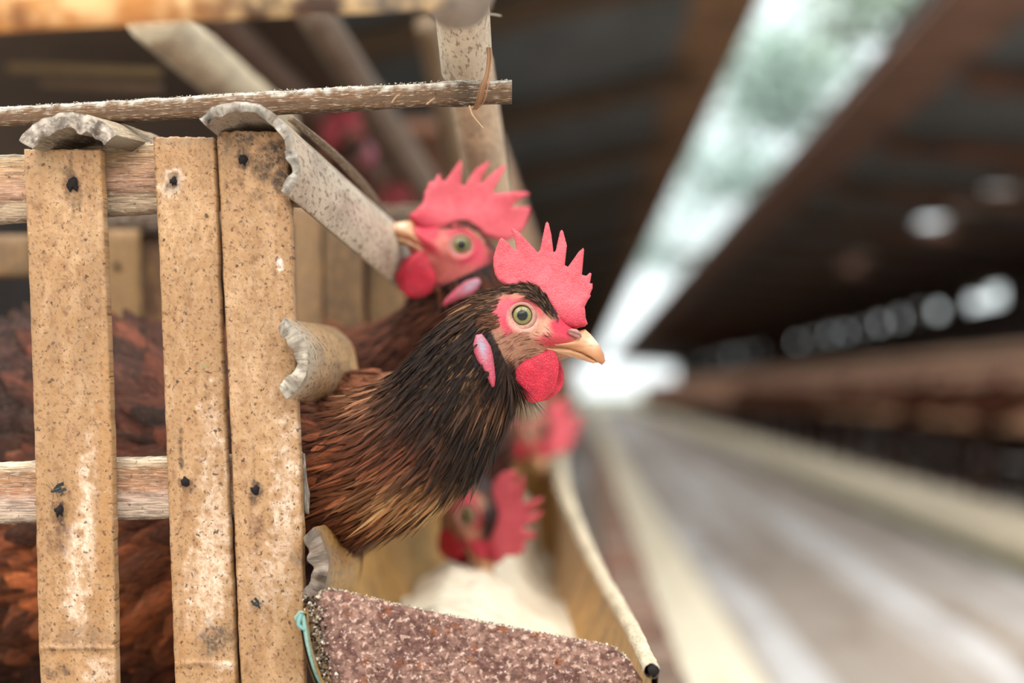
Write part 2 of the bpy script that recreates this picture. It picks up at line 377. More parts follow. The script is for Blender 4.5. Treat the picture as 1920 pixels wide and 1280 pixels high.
def make_hen(H, spine, label, colf, dens=1., comb=COMB1, group=None, size=1., fine=True, tailf=None, nrings=150, seg=72, fs=1., red=0., extra=None):
    """spine rows: world x,y,z, half height, half width - from the tail up to the neck; H places the head"""
    Hn = np.array(H); up = Hn[:3, 1] / np.linalg.norm(Hn[:3, 1]); lat = Hn[:3, 2] / np.linalg.norm(Hn[:3, 2]); fw = Hn[:3, 0] / np.linalg.norm(Hn[:3, 0])
    sc_ = np.linalg.norm(Hn[:3, 0])
    hr = []
    for (x, y, hh, hw, ln) in HEAD:
        p = H @ hl(x, y, 0); n_ = up * math.cos(ln) - fw * math.sin(ln)
        hr.append((*p, hh * S * sc_, hw * S * sc_, *n_, *lat))
    rows = []
    sp = np.array([r[:5] for r in spine]); m = len(sp)
    for i in range(m):
        nxt = sp[i + 1][:3] if i < m - 1 else np.array(hr[0][:3]); prv = sp[max(i - 1, 0)][:3]
        t = nxt - prv; t /= np.linalg.norm(t)
        b = lat - t * (lat @ t); b /= np.linalg.norm(b); n_ = np.cross(b, t)
        if i and n_ @ rows[-1][5:8] < 0: n_ = -n_
        if i == 0 and n_[2] < 0: n_ = -n_
        rows.append(np.array([*sp[i], *n_, *b]))
    if rows[-1][5:8] @ np.array(hr[0][5:8]) < 0:
        for r in rows: r[5:8] *= -1
    allr = rows + [np.array(r) for r in hr]
    nb = int(nrings * .5)
    A1 = cr_path(allr[:m + 1], nb); A2 = cr_path(allr[m:], nrings - nb); A = np.vstack([A1[:-1], A2]); n = len(A)
    Cc = A[:, :3]; N_ = A[:, 5:8] / np.linalg.norm(A[:, 5:8], axis=1, keepdims=True); B_ = A[:, 8:11] / np.linalg.norm(A[:, 8:11], axis=1, keepdims=True)
    th = np.arange(seg) * 2 * np.pi / seg
    V = Cc[:, None] + N_[:, None] * (A[:, 3][:, None, None] * np.sin(th)[None, :, None]) + B_[:, None] * (A[:, 4][:, None, None] * np.cos(th)[None, :, None])
    Hi = np.linalg.inv(Hn)
    col = np.zeros((n, seg, 3)); hs = nb - 1
    for i in range(n):
        loc = V[i] @ Hi[:3, :3].T + Hi[:3, 3]; X = loc[:, 0] / S + 979; Y = 592 - loc[:, 1] / S
        if i >= hs:
            e = np.hypot(X - 979, Y - 592); Z = loc[:, 2]
            amp = 5 * np.exp(-((e - 31) / 7) ** 2) - 9 * np.exp(-(e / 19) ** 2) + 4 * np.exp(-(np.hypot((X - 1035) / 36, (Y - 633) / 7)) ** 2) - 10 * np.exp(-(np.hypot((X - 1040) / 32, (Y - 652) / 8)) ** 2) + 4 * np.exp(-(np.hypot((X - 985) / 40, (Y - 556) / 9)) ** 2)
            loc[:, 2] += np.sign(Z) * amp * S * np.clip(abs(Z) / (25 * S), 0, 1)
            V[i] = loc @ Hn[:3, :3].T + Hn[:3, 3]
            for j in range(seg):
                c_ = face_col(X[j], Y[j]); col[i, j] = c_ + (lin('#c43a4c') - c_) * red * (1 if 905 < X[j] and 555 < Y[j] < 690 else .15)
        else: col[i] = lin('#241512')
    VS = V; Vf = V.reshape(-1, 3); Fc = [(i * seg + j, (i + 1) * seg + j, (i + 1) * seg + (j + 1) % seg, i * seg + (j + 1) % seg) for i in range(n - 1) for j in range(seg)]
    Fc += [tuple(range(seg)), tuple((n - 1) * seg + j for j in range(seg))[::-1]]
    g = G(); g.add(Vf, Fc, col.reshape(-1, 3), np.zeros((len(Vf), 3)))
    body = g.build('hen', M['skin']); tag(body, label, 'hen', group)
    to3 = lambda x, y, w_: H @ hl(x, y, w_)
    # comb
    g = G()
    def cc(x, y):
        k = sm(560, 612, y) * sm(1030, 1060, x); a = lin('#d4525e'); b = lin('#bb2740')
        k2 = .25 + .3 * nz(x, y, 1, .04); a = a * (1 - max(0, k2)) + lin('#e8707a') * max(0, k2)
        return a * (1 - k) + b * k
    plate(g, comb, to3, 3.0 if fine else 6, lambda x, y: 3.0 + 13 * sm(470, 610, y) + .8 * nz(x, y, 0, .11), 12, cc, curve=lambda x, y: 5 * nz(x, y, 2, .018) + (9 * math.sin((x - 930) / 24.) * max(0, (520 - y) / 100)), rim=.35)
    g.build('comb', M['comb'], body)
    for side in (1, -1):
        g = G(); dx = 0 if side == 1 else 16
        wc = lambda x, y: lin('#c41c38') * (1 + .35 * nz(x, y, 4, .05)) + lin('#601020') * sm(690, 650, y) * .0
        plate(g, [(x + dx * sm(655, 720, y), y - (2 if dx else 0)) for x, y in WATTLE], lambda x, y, w_: H @ hl(x, y, side * (30 + w_ - 18 * sm(680, 755, y))), 3.2 if fine else 6, lambda x, y: 7.5, 14, wc, curve=lambda x, y: 3 * nz(x, y, side, .03), rim=.25)
        g.build('wattle', M['comb'], body)
        g = G()
        def lc(x, y):
            k = math.exp(-(math.hypot((x - 906 - (y - 650) * .25) / 8, (y - 650) / 22)) ** 2)
            return lin('#ad4257') * (1 - k) + lin('#a9a6b8') * k
        plate(g, LOBE, lambda x, y, w_: H @ hl(x, y, side * (73 + w_)), 2.6 if fine else 6, lambda x, y: 7.5 - 2.2 * math.exp(-(math.hypot((x - 906 - (y - 650) * .25) / 6, (y - 655) / 26)) ** 2), 7, lc, rim=.3)
        g.build('ear_lobe', M['comb'], body)
        # eye: ball, with lids round it
        c = Vector((979, 592, side * 42)); r = 22.5; rows_, sg = 28, 40; V = []; C = []
        for i in range(rows_ + 1):
            a = (i / rows_) * math.radians(80); rr = r * math.sin(a)
            for j in range(sg):
                t = 2 * math.pi * j / sg
                V.append(H @ hl(c.x + rr * math.cos(t), c.y + rr * math.sin(t), c.z + side * r * math.cos(a)))
                k = rr
                if k < 9.4: q = lin('#0b0d10')
                elif k < 10.6: q = lin('#07080a') * (1 - (k - 9.4) / 1.2) + lin('#7a7444') * ((k - 9.4) / 1.2)
                elif k < 16.5: q = lin('#857e4c') * (1 + .3 * math.sin(t * 17) * .3 + .25 * nz(t * 3, k, 0, 1))
                else: q = lin('#2e2a22')
                C.append(q)
        g = G(); g.add(V, [(i * sg + j, i * sg + (j + 1) % sg, (i + 1) * sg + (j + 1) % sg, (i + 1) * sg + j) for i in range(rows_) for j in range(sg)], C)
        g.build('eye', M['eye'], body)
        g = G(); V = []; C = []; sg, tu = 48, 10
        for i in range(sg):
            t = 2 * math.pi * i / sg; wd = 4.6 + 1.6 * math.sin(t)
            cx = 979 + 23 * math.cos(t) - 1; cy = 592 + 22.5 * math.sin(t) + 1
            for j in range(tu):
                a = 2 * math.pi * j / tu
                V.append(H @ hl(cx + wd * math.cos(a) * math.cos(t), cy + wd * math.cos(a) * math.sin(t), side * (55 + 4.2 * math.sin(a) - abs(math.cos(t)) * 1.5)))
                C.append(lin('#bf9080') * (1 - .25 * (math.cos(a) > .3)) + lin('#400810') * (math.sin(t) < -.2) * .5)
        g.add(V, [(i * tu + j, ((i + 1) % sg) * tu + j, ((i + 1) % sg) * tu + (j + 1) % tu, i * tu + (j + 1) % tu) for i in range(sg) for j in range(tu)], C)
        g.build('eyelid', M['skin'], body)
    # beak
    g = G()
    def bt(x, y): return max(2.5, 50 - (x - 1006) * .335) * (.62 + .38 * sm(618, 650, y))
    def bc(x, y):
        a = lin('#cf946a'); k = sm(1105, 1134, x); c = a * (1 - k) + lin('#b0744a') * k
        k = math.exp(-(math.hypot((x - 1112) / 14, (y - 640) / 12)) ** 2); c = c * (1 - k) + lin('#f3cfae') * k
        k = math.exp(-(math.hypot((x - 1070) / 30, (y - 647) / 5)) ** 2); return c * (1 - .5 * k) + lin('#8a5a30') * .5 * k
    plate(g, BEAKU, to3, 2.2 if fine else 5, bt, 16, bc, rim=.10)
    bk = g.build('beak', M['beak'], body)
    g = G(); plate(g, BEAKL, to3, 2.2 if fine else 5, lambda x, y: max(2, 46 - (x - 1006) * .33), 9, lambda x, y: lin('#cf9a70') * (1 - .4 * math.exp(-((y - 657 - (x - 1050) * .25) / 3) ** 2)), rim=.15)
    g.build('lower_beak', M['beak'], body)
    if fine:
        for side in (1, -1):
            NO = [(1062,620),(1070,616),(1080,617),(1088,624),(1090,632),(1084,635),(1074,630),(1066,627)]
            g = G(); plate(g, NO, lambda x, y, w_: H @ hl(x, y, side * (30 - (x - 1062) * .22 + w_)), 1.6, lambda x, y: 4., 5, lambda x, y: lin('#b9837c') * (1 - .65 * math.exp(-((y - 619 - (x - 1062) * .36) / 2.2) ** 2)), rim=.1)
            g.build('nostril_flap', M['skin'], body)
    # plumage
    g = G(); area = 2 * np.pi * (A[:, 3] + A[:, 4]) / 2
    seglen = np.r_[np.linalg.norm(np.diff(Cc, axis=0), axis=1), 0]
    s_cum = np.r_[0, np.cumsum(seglen)]; tail_n = n
    def sample(k, wgt):
        pr = wgt / wgt.sum(); idx = RNG.choice(n - 1, k, p=pr[:n - 1] / pr[:n - 1].sum()) + 0.; fr = RNG.random(k); tt = RNG.random(k) * 2 * np.pi
        ii = idx.astype(int); q = (fr)[:, None]
        r = A[ii] * (1 - q) + A[ii + 1] * q; nn = r[:, 5:8]; bb = r[:, 8:11]
        jf = tt / (2 * np.pi) * seg; j0 = jf.astype(int) % seg; jq = (jf - jf.astype(int))[:, None]; j1 = (j0 + 1) % seg
        pos = (VS[ii, j0] * (1 - jq) + VS[ii, j1] * jq) * (1 - q) + (VS[ii + 1, j0] * (1 - jq) + VS[ii + 1, j1] * jq) * q
        nr = nn * (np.sin(tt) / r[:, 3])[:, None] + bb * (np.cos(tt) / r[:, 4])[:, None]; nr /= np.linalg.norm(nr, axis=1, keepdims=True)
        t = (VS[ii + 1, j0] * (1 - jq) + VS[ii + 1, j1] * jq) - (VS[ii, j0] * (1 - jq) + VS[ii, j1] * jq)
        t0 = Cc[np.minimum(ii + 1, n - 1)] - Cc[ii]; bad = (t * t0).sum(1) <= .2 * np.linalg.norm(t, axis=1) * np.linalg.norm(t0, axis=1); t[bad] = t0[bad]
        sd_ = VS[ii, j1] - VS[ii, j0]; n2 = np.cross(sd_, t); n2 *= np.sign((n2 * nr).sum(1))[:, None]; nr = n2 / (np.linalg.norm(n2, axis=1, keepdims=True) + 1e-12); t /= np.linalg.norm(t, axis=1, keepdims=True) + 1e-9
        return pos, nr, -t, r[:, 3], ii, tt
    # sizes follow the girth: short hackles at the head, broad feathers on the body
    wb = area * seglen * np.where(np.arange(n) < hs, 1, 0.)
    def place(k, wgt, lf, wf, prof, lift, curl, jit, keep=None, **kw):
        pos, nr, dr, rr, ii, tt = sample(k, wgt)
        dr = dr + RNG.normal(0, jit, dr.shape)
        loc = pos @ Hi[:3, :3].T + Hi[:3, 3]; X = loc[:, 0] / S + 979; Y = 592 - loc[:, 1] / S
        ok = (np.hypot((X - 912 - (Y - 672) * .25) / 19, (Y - 672) / 54) > 1) if keep is None else keep(X, Y, loc[:, 2] / S, ii)
        pos, nr, dr, rr, X, Y = pos[ok], nr[ok], dr[ok], rr[ok], X[ok], Y[ok]; k = len(pos)
        ci, ct, ce = colf(X, Y, pos, k)
        L = lf(rr, X, Y) * RNG.uniform(.75, 1.25, k); Wd = wf(rr, X, Y) * RNG.uniform(.75, 1.25, k)
        feathers(g, pos, dr, nr, L, Wd, ci, ct, ce, lift, curl, prof, **kw)
    big = lambda rr, X, Y: np.clip(rr * .62 * fs, .006, .036)
    # body: girth-weighted broad feathers
    inv = 1 / np.clip(area / (2 * np.pi), .008, .2) ** 2
    place(int(5200 * dens), wb * inv, big, lambda rr, X, Y: rr * np.clip(.085 + (rr - .030) * 4., .07, .27) * fs, PROF, .09, .09, .12)
    if fine: place(20000, wb, lambda rr, X, Y: np.clip(rr * .5, .01, .034), lambda rr, X, Y: rr * .20, PROF, .10, .08, .16, keep=lambda X, Y, Z, ii: X < 640)
    place(int(9000 * dens), wb * inv, lambda rr, X, Y: np.clip(rr * .8 * fs, .007, .040), lambda rr, X, Y: np.clip(rr * .055 * fs, .0009, .004), PROF_H, .13, .11, .10)
    # head and upper neck: small narrow feathers, leaving the face bare
    wh = area * seglen * np.where((np.arange(n) > hs - 22) & (np.arange(n) < n - 8), 1, 0.)
    def crown(X, Y, Z, ii):
        lim = np.where(X < 940, 566, 550 + np.clip(X - 985, 0, 99) * .95)
        k = ((Y < lim - 2 + RNG.normal(0, 3, len(X))) & (X < 1040)) | (X < 905 - (Y - 600) * .02) | ((X < 935) & (Y < 585)) | ((Y > 692) & (X < 1000)) | ((Y > 640) & (X < 925))
        near_lobe = (np.hypot((X - 912 - (Y - 672) * .25) / 19, (Y - 670) / 54) < 1) & (X > 880)
        return k & ~near_lobe
    if fine:
        wc_ = wh * (np.arange(n) > n - 130)
        oc_ = colf
        def crc(X, Y, pos, k):
            a, b, c = oc_(X, Y, pos, k); m = (RNG.random(k) < .28)[:, None]; br = lin('#9a7350'); return np.where(m, a * .3 + br * .5, a), np.where(m, br * .8, b), np.where(m, br, c)
        colf = crc
        place(30000, wc_, lambda rr, X, Y: np.where(Y < 620, 17, 22) * S * sc_, lambda rr, X, Y: 2.8 * S * sc_ * np.ones_like(X), PROF_H, .16, .08, .10, keep=crown)
        colf = oc_
    place(int((11000 if fine else 5200) * min(1, dens * 1.0)), wh, lambda rr, X, Y: np.where(X > 930, 19, 32) * S * sc_, lambda rr, X, Y: np.where(X > 930, 3.2, 4.2) * S * sc_, PROF_H, .12, .06, .10, keep=crown)
    if fine:   # ear tuft and the thin bristles over the cheek
        def tuft(X, Y, Z, ii): return np.hypot((X - 922) / 20, (Y - 602) / 17) < 1
        def tuftc(X, Y, pos, k): a = np.tile(lin('#6e4632'), (k, 1)) * RNG.uniform(.4, 1.6, (k, 1)); return a, a * 1.2, a
        old = colf; colf = tuftc
        place(30000, wc_, lambda rr, X, Y: 15 * S * np.ones_like(X), lambda rr, X, Y: 2.4 * S * np.ones_like(X), PROF_H, .32, .1, .16, keep=tuft)
        def cheek(X, Y, Z, ii): return (Y > 622 + (X - 980) ** 2 * -.0005) & (Y < 700) & (X > 915) & (X < 1040) & (Y < 705 - (X - 930) * .15) & (RNG.random(len(X)) < .35 + .65 * (Y > 668))
        def chc(X, Y, pos, k): a = np.tile(lin('#4a2e26'), (k, 1)) * RNG.uniform(.4, 2.6, (k, 1)); return a, a, a
        colf = chc
        place(16000, wh * (np.arange(n) > n - 130), lambda rr, X, Y: 16 * S * np.ones_like(X), lambda rr, X, Y: .8 * S * np.ones_like(X), PROF_H, .05, .05, .09, keep=cheek)
        colf = old
    if extra: extra(g)
    g.build('plumage', M['feather'], body)
    return body

def palette(blobs, base):
    """plumage colours by where on the bird a feather grows: blobs of (x, y, rx, ry, colour, weight)"""
    def f(X, Y, pos, k):
        c = np.tile(lin(base), (k, 1))
        for (x, y, rx, ry, cl, wgt) in blobs:
            m = np.exp(-(((X - x) / rx) ** 2 + ((Y - y) / ry) ** 2)) * wgt; m = np.clip(m * RNG.uniform(.5, 1.5, k), 0, 1)[:, None]
            c = c * (1 - m) + lin(cl) * m
        v = RNG.lognormal(0, .38, (k, 1)); c = c * v
        hi = (RNG.random(k) < .10)[:, None]
        tip = np.where(hi, c * .5 + lin('#b8714a') * .5, c * .75); ce = np.where(RNG.random(k)[:, None] < .35, c * 1.9 + .006, c)
        return np.clip(c, 0, 1), np.clip(tip, 0, 1), np.clip(ce, 0, 1)
    return f
def SP(rows): return [(*P(x, y, d), R(a, d), R(b, d)) for (x, y, d, a, b) in rows]

pal1 = palette([(620, 880, 90, 150, '#a65a34', .95), (690, 740, 50, 45, '#c98a66', .9), (740, 830, 90, 60, '#7a432c', .8), (700, 970, 130, 45, '#8a4c30', .9),
                (800, 925, 85, 42, '#ffb478', 1.0), (870, 920, 40, 36, '#d89a68', .9), (925, 735, 45, 22, '#9a6a4a', .7), (900, 560, 50, 22, '#7a5238', .6),
                (300, 900, 300, 500, '#5c2c1c', .9), (60, 1150, 200, 150, '#a0542c', .8), (280, 1150, 90, 110, '#a0542c', .8), (20, 650, 60, 100, '#7a3a24', .8), (850, 700, 90, 110, '#120c0c', .8), (920, 850, 50, 70, '#120c0c', .9)], '#1c1110')
def shoulder(g):
    X = RCn[:, 0]; Yv = RCn[:, 1]; Z = RCn[:, 2]; k = 900; c0 = np.array(P(668, 742, .742)); u = RNG.normal(0, 1, (k, 3)); u /= np.linalg.norm(u, axis=1, keepdims=True); u[:, 2] = abs(u[:, 2])
    nr = u[:, :1] * X + u[:, 1:2] * Yv + u[:, 2:] * Z; pos = c0 + u[:, :1] * X * R(62, .74) + u[:, 1:2] * Yv * R(50, .74) + u[:, 2:] * Z * R(62, .74)
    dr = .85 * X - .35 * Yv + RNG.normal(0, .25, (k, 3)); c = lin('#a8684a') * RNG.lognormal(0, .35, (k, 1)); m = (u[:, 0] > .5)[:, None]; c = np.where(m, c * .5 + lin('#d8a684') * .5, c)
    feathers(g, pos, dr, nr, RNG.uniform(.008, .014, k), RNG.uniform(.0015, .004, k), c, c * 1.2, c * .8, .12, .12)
H1 = head_matrix(979, 592, .667)
hen1 = make_hen(H1, SP([(-330, 640, .88, 30, 20), (-240, 740, .87, 150, 90), (-80, 890, .86, 290, 200), (150, 955, .85, 335, 235), (360, 950, .82, 300, 215), (520, 915, .775, 200, 170), (640, 885, .725, 135, 135), (740, 852, .692, 128, 112), (815, 795, .676, 118, 98), (862, 728, .67, 104, 84), (898, 672, .667, 92, 70)]),
    'chestnut brown hen in sharp focus looking right, its neck stretched out past the slats', pal1, dens=1.6, extra=shoulder)

pal2 = palette([(0, 0, 1, 1, '#000000', 0)], '#6a3a28')
H2 = head_matrix(862, 462, .80, rot=-40, scale=1.0, mirror=True, yaw=6)
hen2 = make_hen(H2, SP([(150, 900, 1.2, 20, 20), (330, 850, 1.1, 190, 150), (560, 800, .98, 200, 150), (700, 740, .92, 130, 105), (790, 670, .86, 95, 80), (850, 600, .82, 82, 66), (885, 545, .805, 76, 60)]),
    'reddish hen looking left just behind the sharp hen, beak against the slanting cane', pal2, dens=.6, fine=False, comb=[((x - 1060) * 1.22 + 1060, (y - 590) * 1.18 + 590) for x, y in COMB1], red=.55)
pal3 = palette([(0, 0, 1, 1, '#000000', 0)], '#5a3026')
H3 = head_matrix(905, 962, .97, rot=-60, scale=1.15, yaw=-40)
hen3 = make_hen(H3, SP([(500, 800, 1.5, 20, 20), (620, 820, 1.35, 120, 100), (760, 800, 1.2, 120, 100), (850, 810, 1.08, 90, 80), (890, 850, 1.0, 75, 66)]),
    'hen with its head down over the trough, eating below the sharp hen', pal3, dens=.35, fine=False)
H4 = head_matrix(1010, 800, 1.45, rot=-60, scale=1.1, yaw=-25)
hen4 = make_hen(H4, SP([(700, 780, 2.0, 20, 20), (800, 790, 1.8, 90, 90), (900, 780, 1.6, 80, 70), (960, 770, 1.5, 60, 50)]),
    'farther hen leaning to the trough behind the eating hen', palette([(0, 0, 1, 1, '#000000', 0)], '#b0603c'), dens=.3, fine=False)
# generic far hen, used for the birds in the farther cages
H5 = head_matrix(660, 262, 1.7, rot=8, scale=1.1, mirror=True)
hen5 = make_hen(H5, SP([(300, 560, 1.95, 20, 20), (420, 520, 1.9, 120, 100), (560, 450, 1.8, 110, 90), (640, 360, 1.72, 60, 50), (665, 310, 1.7, 50, 40)]),
    'blurred hen with red comb under the wooden crossbar, deep in the upper cage', pal2, dens=.2, fine=False, group=None)

# ------------------------------------------------------------------ near cage
cage = thing('bamboo_cage', 'bamboo hen cage with three wide spotted slats nailed across its end', 'cage', P(300, 1280, .68))
def ex(tab, y):
    ys = [t[0] for t in tab]; return float(np.interp(y, ys, [t[1] for t in tab]))
def slat(L, Rr, top, bot, d, stains, node=None, seed=0., nails=(), arch=.0016, parent=cage, base='#ad8660'):
    """stains: (x, y, rx, ry, colour, strength)"""
    nx = 44; ny = int((bot - top) / 3.2); V = []; C = []; U = []; b0 = lin(base)
    st = [(x, y, rx, ry, lin(c), s_) for x, y, rx, ry, c, s_ in list(stains) + [(q[0] + 1, q[1] + 4, q[2] * 1.6, q[2] * 2., '#3a2418', .75) for q in nails]]
    for i in range(ny + 1):
        y = top + (bot - top) * i / ny; xl = ex(L, y) + 1.2 * nz(y, seed, 0, .03); xr = ex(Rr, y) + 1.6 * nz(y, seed + 9, 0, .03)
        for j in range(nx + 1):
            k = j / nx; x = xl + (xr - xl) * k; yy = y + (2.5 * nz(x, seed, 5, .15) if i == 0 else 0)
            dd = d - arch * (1 - (2 * k - 1) ** 2)
            if node: dd -= .0009 * math.exp(-((y - node - 5 * nz(x, 0, seed, .05)) / 5) ** 2)
            if j in (0, nx): dd += .0008
            V.append(P(x, yy, dd)); U.append((x * S, y * S, seed)); c = b0.copy()
            c = c * (1 + .18 * fbm(x * .03, y * .004, seed)); n0 = fbm(x * .05, y * .05, seed + 4)
            m = float(sm(.05, .7, fbm(x * .075, y * .045, seed + 20))) * .55; c = c * (1 - m) + lin('#7a4e2e') * m
            m = float(sm(.1, .7, fbm(x * .03, y * .012, seed + 30))) * .35; c = c * (1 - m) + lin('#d9b48e') * m
            m = float(sm(.32, .6, fbm(x * .22, y * .18, seed + 40))) * .6; c = c * (1 - m) + lin('#4a2c1c') * m
            for (sx, sy, rx, ry, sc2, s_) in st:
                e = math.hypot((x - sx) / rx, (y - sy) / ry)
                if e < 2.2:
                    m = (1 - float(sm(.35, 1.35, e + n0 * 1.0))) * s_ * min(1., max(.25, .85 + .9 * fbm(x * .16, y * .16, seed + 60))); c = c * (1 - m) + sc2 * m
            if node and y > node: c = c * .93 + lin('#b98f66') * .1
            C.append(c)
    top_n = len(V); W1 = nx + 1
    Fc = [(i * W1 + j, (i + 1) * W1 + j, (i + 1) * W1 + j + 1, i * W1 + j + 1) for i in range(ny) for j in range(nx)]
    # thickness behind
    rim = [0 * W1 + j for j in range(W1)] + [i * W1 + nx for i in range(1, ny + 1)] + [ny * W1 + j for j in range(nx - 1, -1, -1)] + [i * W1 for i in range(ny - 1, 0, -1)]
    back = RC @ Vector((0, 0, -1)) * .006
    V += [V[i] + back for i in rim]; C += [C[i] * .55 for i in rim]; U += [U[i] for i in rim]; m = len(rim)
    Fc += [(rim[i], rim[(i + 1) % m], top_n + (i + 1) % m, top_n + i) for i in range(m)]
    Fc.append(tuple(top_n + i for i in range(m))[::-1])
    g = G(); g.add(V, Fc, C, U); o = g.build('slat', M['slat'], parent)
    for (x, y, r) in nails:
        g = G(); V = []; rings, sg = 6, 14
        for a in range(rings):
            for b in range(sg):
                t = 2 * math.pi * b / sg; rr = r * .8 * (a / (rings - 1)) * (1 + .8 * nz(math.cos(t) * 2, math.sin(t) * 2, x))
                V.append(P(x + rr * math.cos(t), y + rr * math.sin(t) * 1.1, d - arch - .0001 - .0014 * math.cos(a / (rings - 1) * 1.45)))
        g.add(V, [(a * sg + b, (a + 1) * sg + b, (a + 1) * sg + (b + 1) % sg, a * sg + (b + 1) % sg) for a in range(rings - 1) for b in range(sg)])
        g.build('nail', M['black'], o)
    return o
DK = '#2a1c18'; BR = '#7d4f2c'; WH = '#f3d9c2'; OR = '#b07c46'; RD = '#4a2416'
slat([(280, 45), (600, 58), (850, 66), (1180, 72), (1290, 77), (1560, 90)], [(280, 190), (600, 203), (850, 212), (1180, 218), (1290, 219), (1560, 228)], 280, 1560, .655,
     [(165, 950, 17, 110, WH, .8), (145, 1080, 20, 110, WH, .75), (195, 900, 14, 250, OR, .5), (192, 1090, 22, 120, OR, .45), (112, 985, 17, 50, RD, .75), (110, 962, 14, 20, DK, .8), (135, 345, 26, 12, BR, .6), (134, 300, 4, 40, DK, .8), (137, 378, 2.5, 40, DK, .7), (108, 1258, 24, 20, DK, .85), (185, 1262, 30, 25, WH, .6), (118, 1232, 20, 12, OR, .6), (145, 1195, 80, 20, '#7d6049', .75), (150, 1217, 75, 3, '#3b2a20', .8), (60, 1030, 12, 30, BR, .3), (150, 430, 70, 60, '#eac49a', .3), (85, 310, 40, 40, '#a88a62', .5), (200, 330, 20, 60, '#e0a864', .5)], node=1215, seed=1.3, nails=[(135, 346, 14), (110, 958, 11)])
slat([(256, 287), (500, 300), (850, 313), (1180, 325), (1290, 329), (1560, 342)], [(256, 402), (500, 410), (850, 425), (1180, 440), (1290, 443), (1560, 456)], 257, 1560, .6555,
     [(325, 342, 19, 26, '#f2e2d0', .95), (325, 340, 10, 13, DK, .95), (340, 850, 4, 60, DK, .95), (348, 905, 14, 22, RD, .85), (350, 945, 12, 40, BR, .6), (400, 1010, 30, 200, WH, .55), (385, 1100, 30, 90, WH, .5), (410, 1195, 32, 32, '#40332a', .9), (395, 1215, 22, 26, DK, .6), (345, 1200, 18, 20, OR, .5), (385, 1245, 55, 4, '#5c3c26', .8), (420, 1247, 28, 7, WH, .8), (330, 1235, 20, 20, OR, .5), (395, 790, 20, 40, WH, .35), (383, 687, 4, 4, '#5a9a7c', .9), (350, 262, 60, 8, '#8a7560', .7), (345, 420, 60, 80, '#ecc79c', .3)], node=1245, seed=5.1, nails=[(325, 340, 9), (347, 903, 10)])
slat([(246, 407), (500, 418), (850, 435), (1180, 447), (1290, 453), (1560, 466)], [(246, 540), (380, 546), (600, 553), (850, 563), (1000, 569), (1290, 572), (1560, 584)], 246, 1560, .656,
     [(515, 300, 52, 62, '#17120f', .97), (455, 260, 60, 26, '#2a211a', .9), (540, 350, 20, 40, '#241b16', .9), (500, 350, 40, 30, '#4a382a', .6), (430, 290, 20, 50, '#7a5d40', .6), (455, 300, 14, 16, DK, .95), (457, 335, 3, 50, DK, .85), (524, 494, 6, 12, '#fff2ea', .9), (478, 925, 13, 26, DK, .9), (482, 985, 14, 42, '#5a2c1a', .85), (476, 700, 60, 200, '#f0cba2', .25), (535, 960, 26, 170, WH, .65), (500, 1100, 30, 60, WH, .4), (540, 1130, 26, 120, '#b08a5c', .55), (495, 1240, 12, 50, BR, .5), (560, 1180, 10, 20, DK, .5), (522, 750, 40, 26, BR, .25), (556, 1040, 14, 30, DK, .6), (476, 870, 1.8, 60, DK, .7)], seed=9.7, nails=[(456, 298, 12), (478, 918, 10)])
# rails the slats are nailed to
def rail(pts, name, d, mt, cols, seed, parent=cage, thick=.010, bulge=.003):
    """pts: (x, top y, bottom y) rows"""
    nx = 160; ny = 22; V = []; C = []; U = []
    for i in range(nx + 1):
        x = pts[0][0] + (pts[-1][0] - pts[0][0]) * i / nx
        yt = np.interp(x, [p[0] for p in pts], [p[1] for p in pts]) + 2.5 * fbm(x * .03, seed, 0); yb = np.interp(x, [p[0] for p in pts], [p[2] for p in pts]) + 2 * fbm(x * .03, seed, 5)
        for j in range(ny + 1):
            k = j / ny; y = yt + (yb - yt) * k
            q = np.interp(k, [c[0] for c in cols], range(len(cols))); a = int(min(q, len(cols) - 2)); q -= a
            c = lin(cols[a][1]) * (1 - q) + lin(cols[a + 1][1]) * q; c = c * (1 + .35 * fbm(x * .012, y * .12, seed))
            V.append(P(x, y, d - bulge * math.sin(math.pi * k) + .0006 * fbm(x * .02, y * .3, seed))); C.append(c); U.append((y * S, x * S, seed))
    W1 = ny + 1; Fc = [(i * W1 + j, i * W1 + j + 1, (i + 1) * W1 + j + 1, (i + 1) * W1 + j) for i in range(nx) for j in range(ny)]
    n0 = len(V); rim = [j for j in range(W1)] + [i * W1 + ny for i in range(1, nx + 1)] + [nx * W1 + j for j in range(ny - 1, -1, -1)] + [i * W1 for i in range(nx - 1, 0, -1)]
    back = RC @ Vector((0, 0, -1)) * thick; m = len(rim)
    V += [V[i] + back for i in rim]; C += [C[i] * .8 for i in rim]; U += [U[i] for i in rim]
    Fc += [(rim[i], n0 + i, n0 + (i + 1) % m, rim[(i + 1) % m]) for i in range(m)] + [tuple(n0 + i for i in range(m))]
    g = G(); g.add(V, Fc, C, U); return g.build(name, mt, parent)
rail([(-420, 305, 450), (-60, 292, 420), (45, 289, 414), (190, 273, 404), (290, 266, 398), (420, 262, 392), (560, 262, 385)], 'top_rail', .668, M['weather'],
     [(0, '#d8c8b0'), (.1, '#b8976f'), (.3, '#c49a78'), (.55, '#c79a80'), (.72, '#8a6a52'), (.74, '#cbb295'), (1, '#a58c72')], 2.)
rail([(-420, 880, 1000), (-60, 870, 984), (70, 867, 981), (215, 860, 976), (320, 857, 973), (440, 853, 970), (562, 850, 966)], 'lower_rail', .667, M['weather'],
     [(0, '#e8d4b8'), (.14, '#caa988'), (.16, '#a77b58'), (.5, '#b98a6c'), (.62, '#d9b9a6'), (.9, '#d8c0aa'), (1, '#6a5140')], 4.)
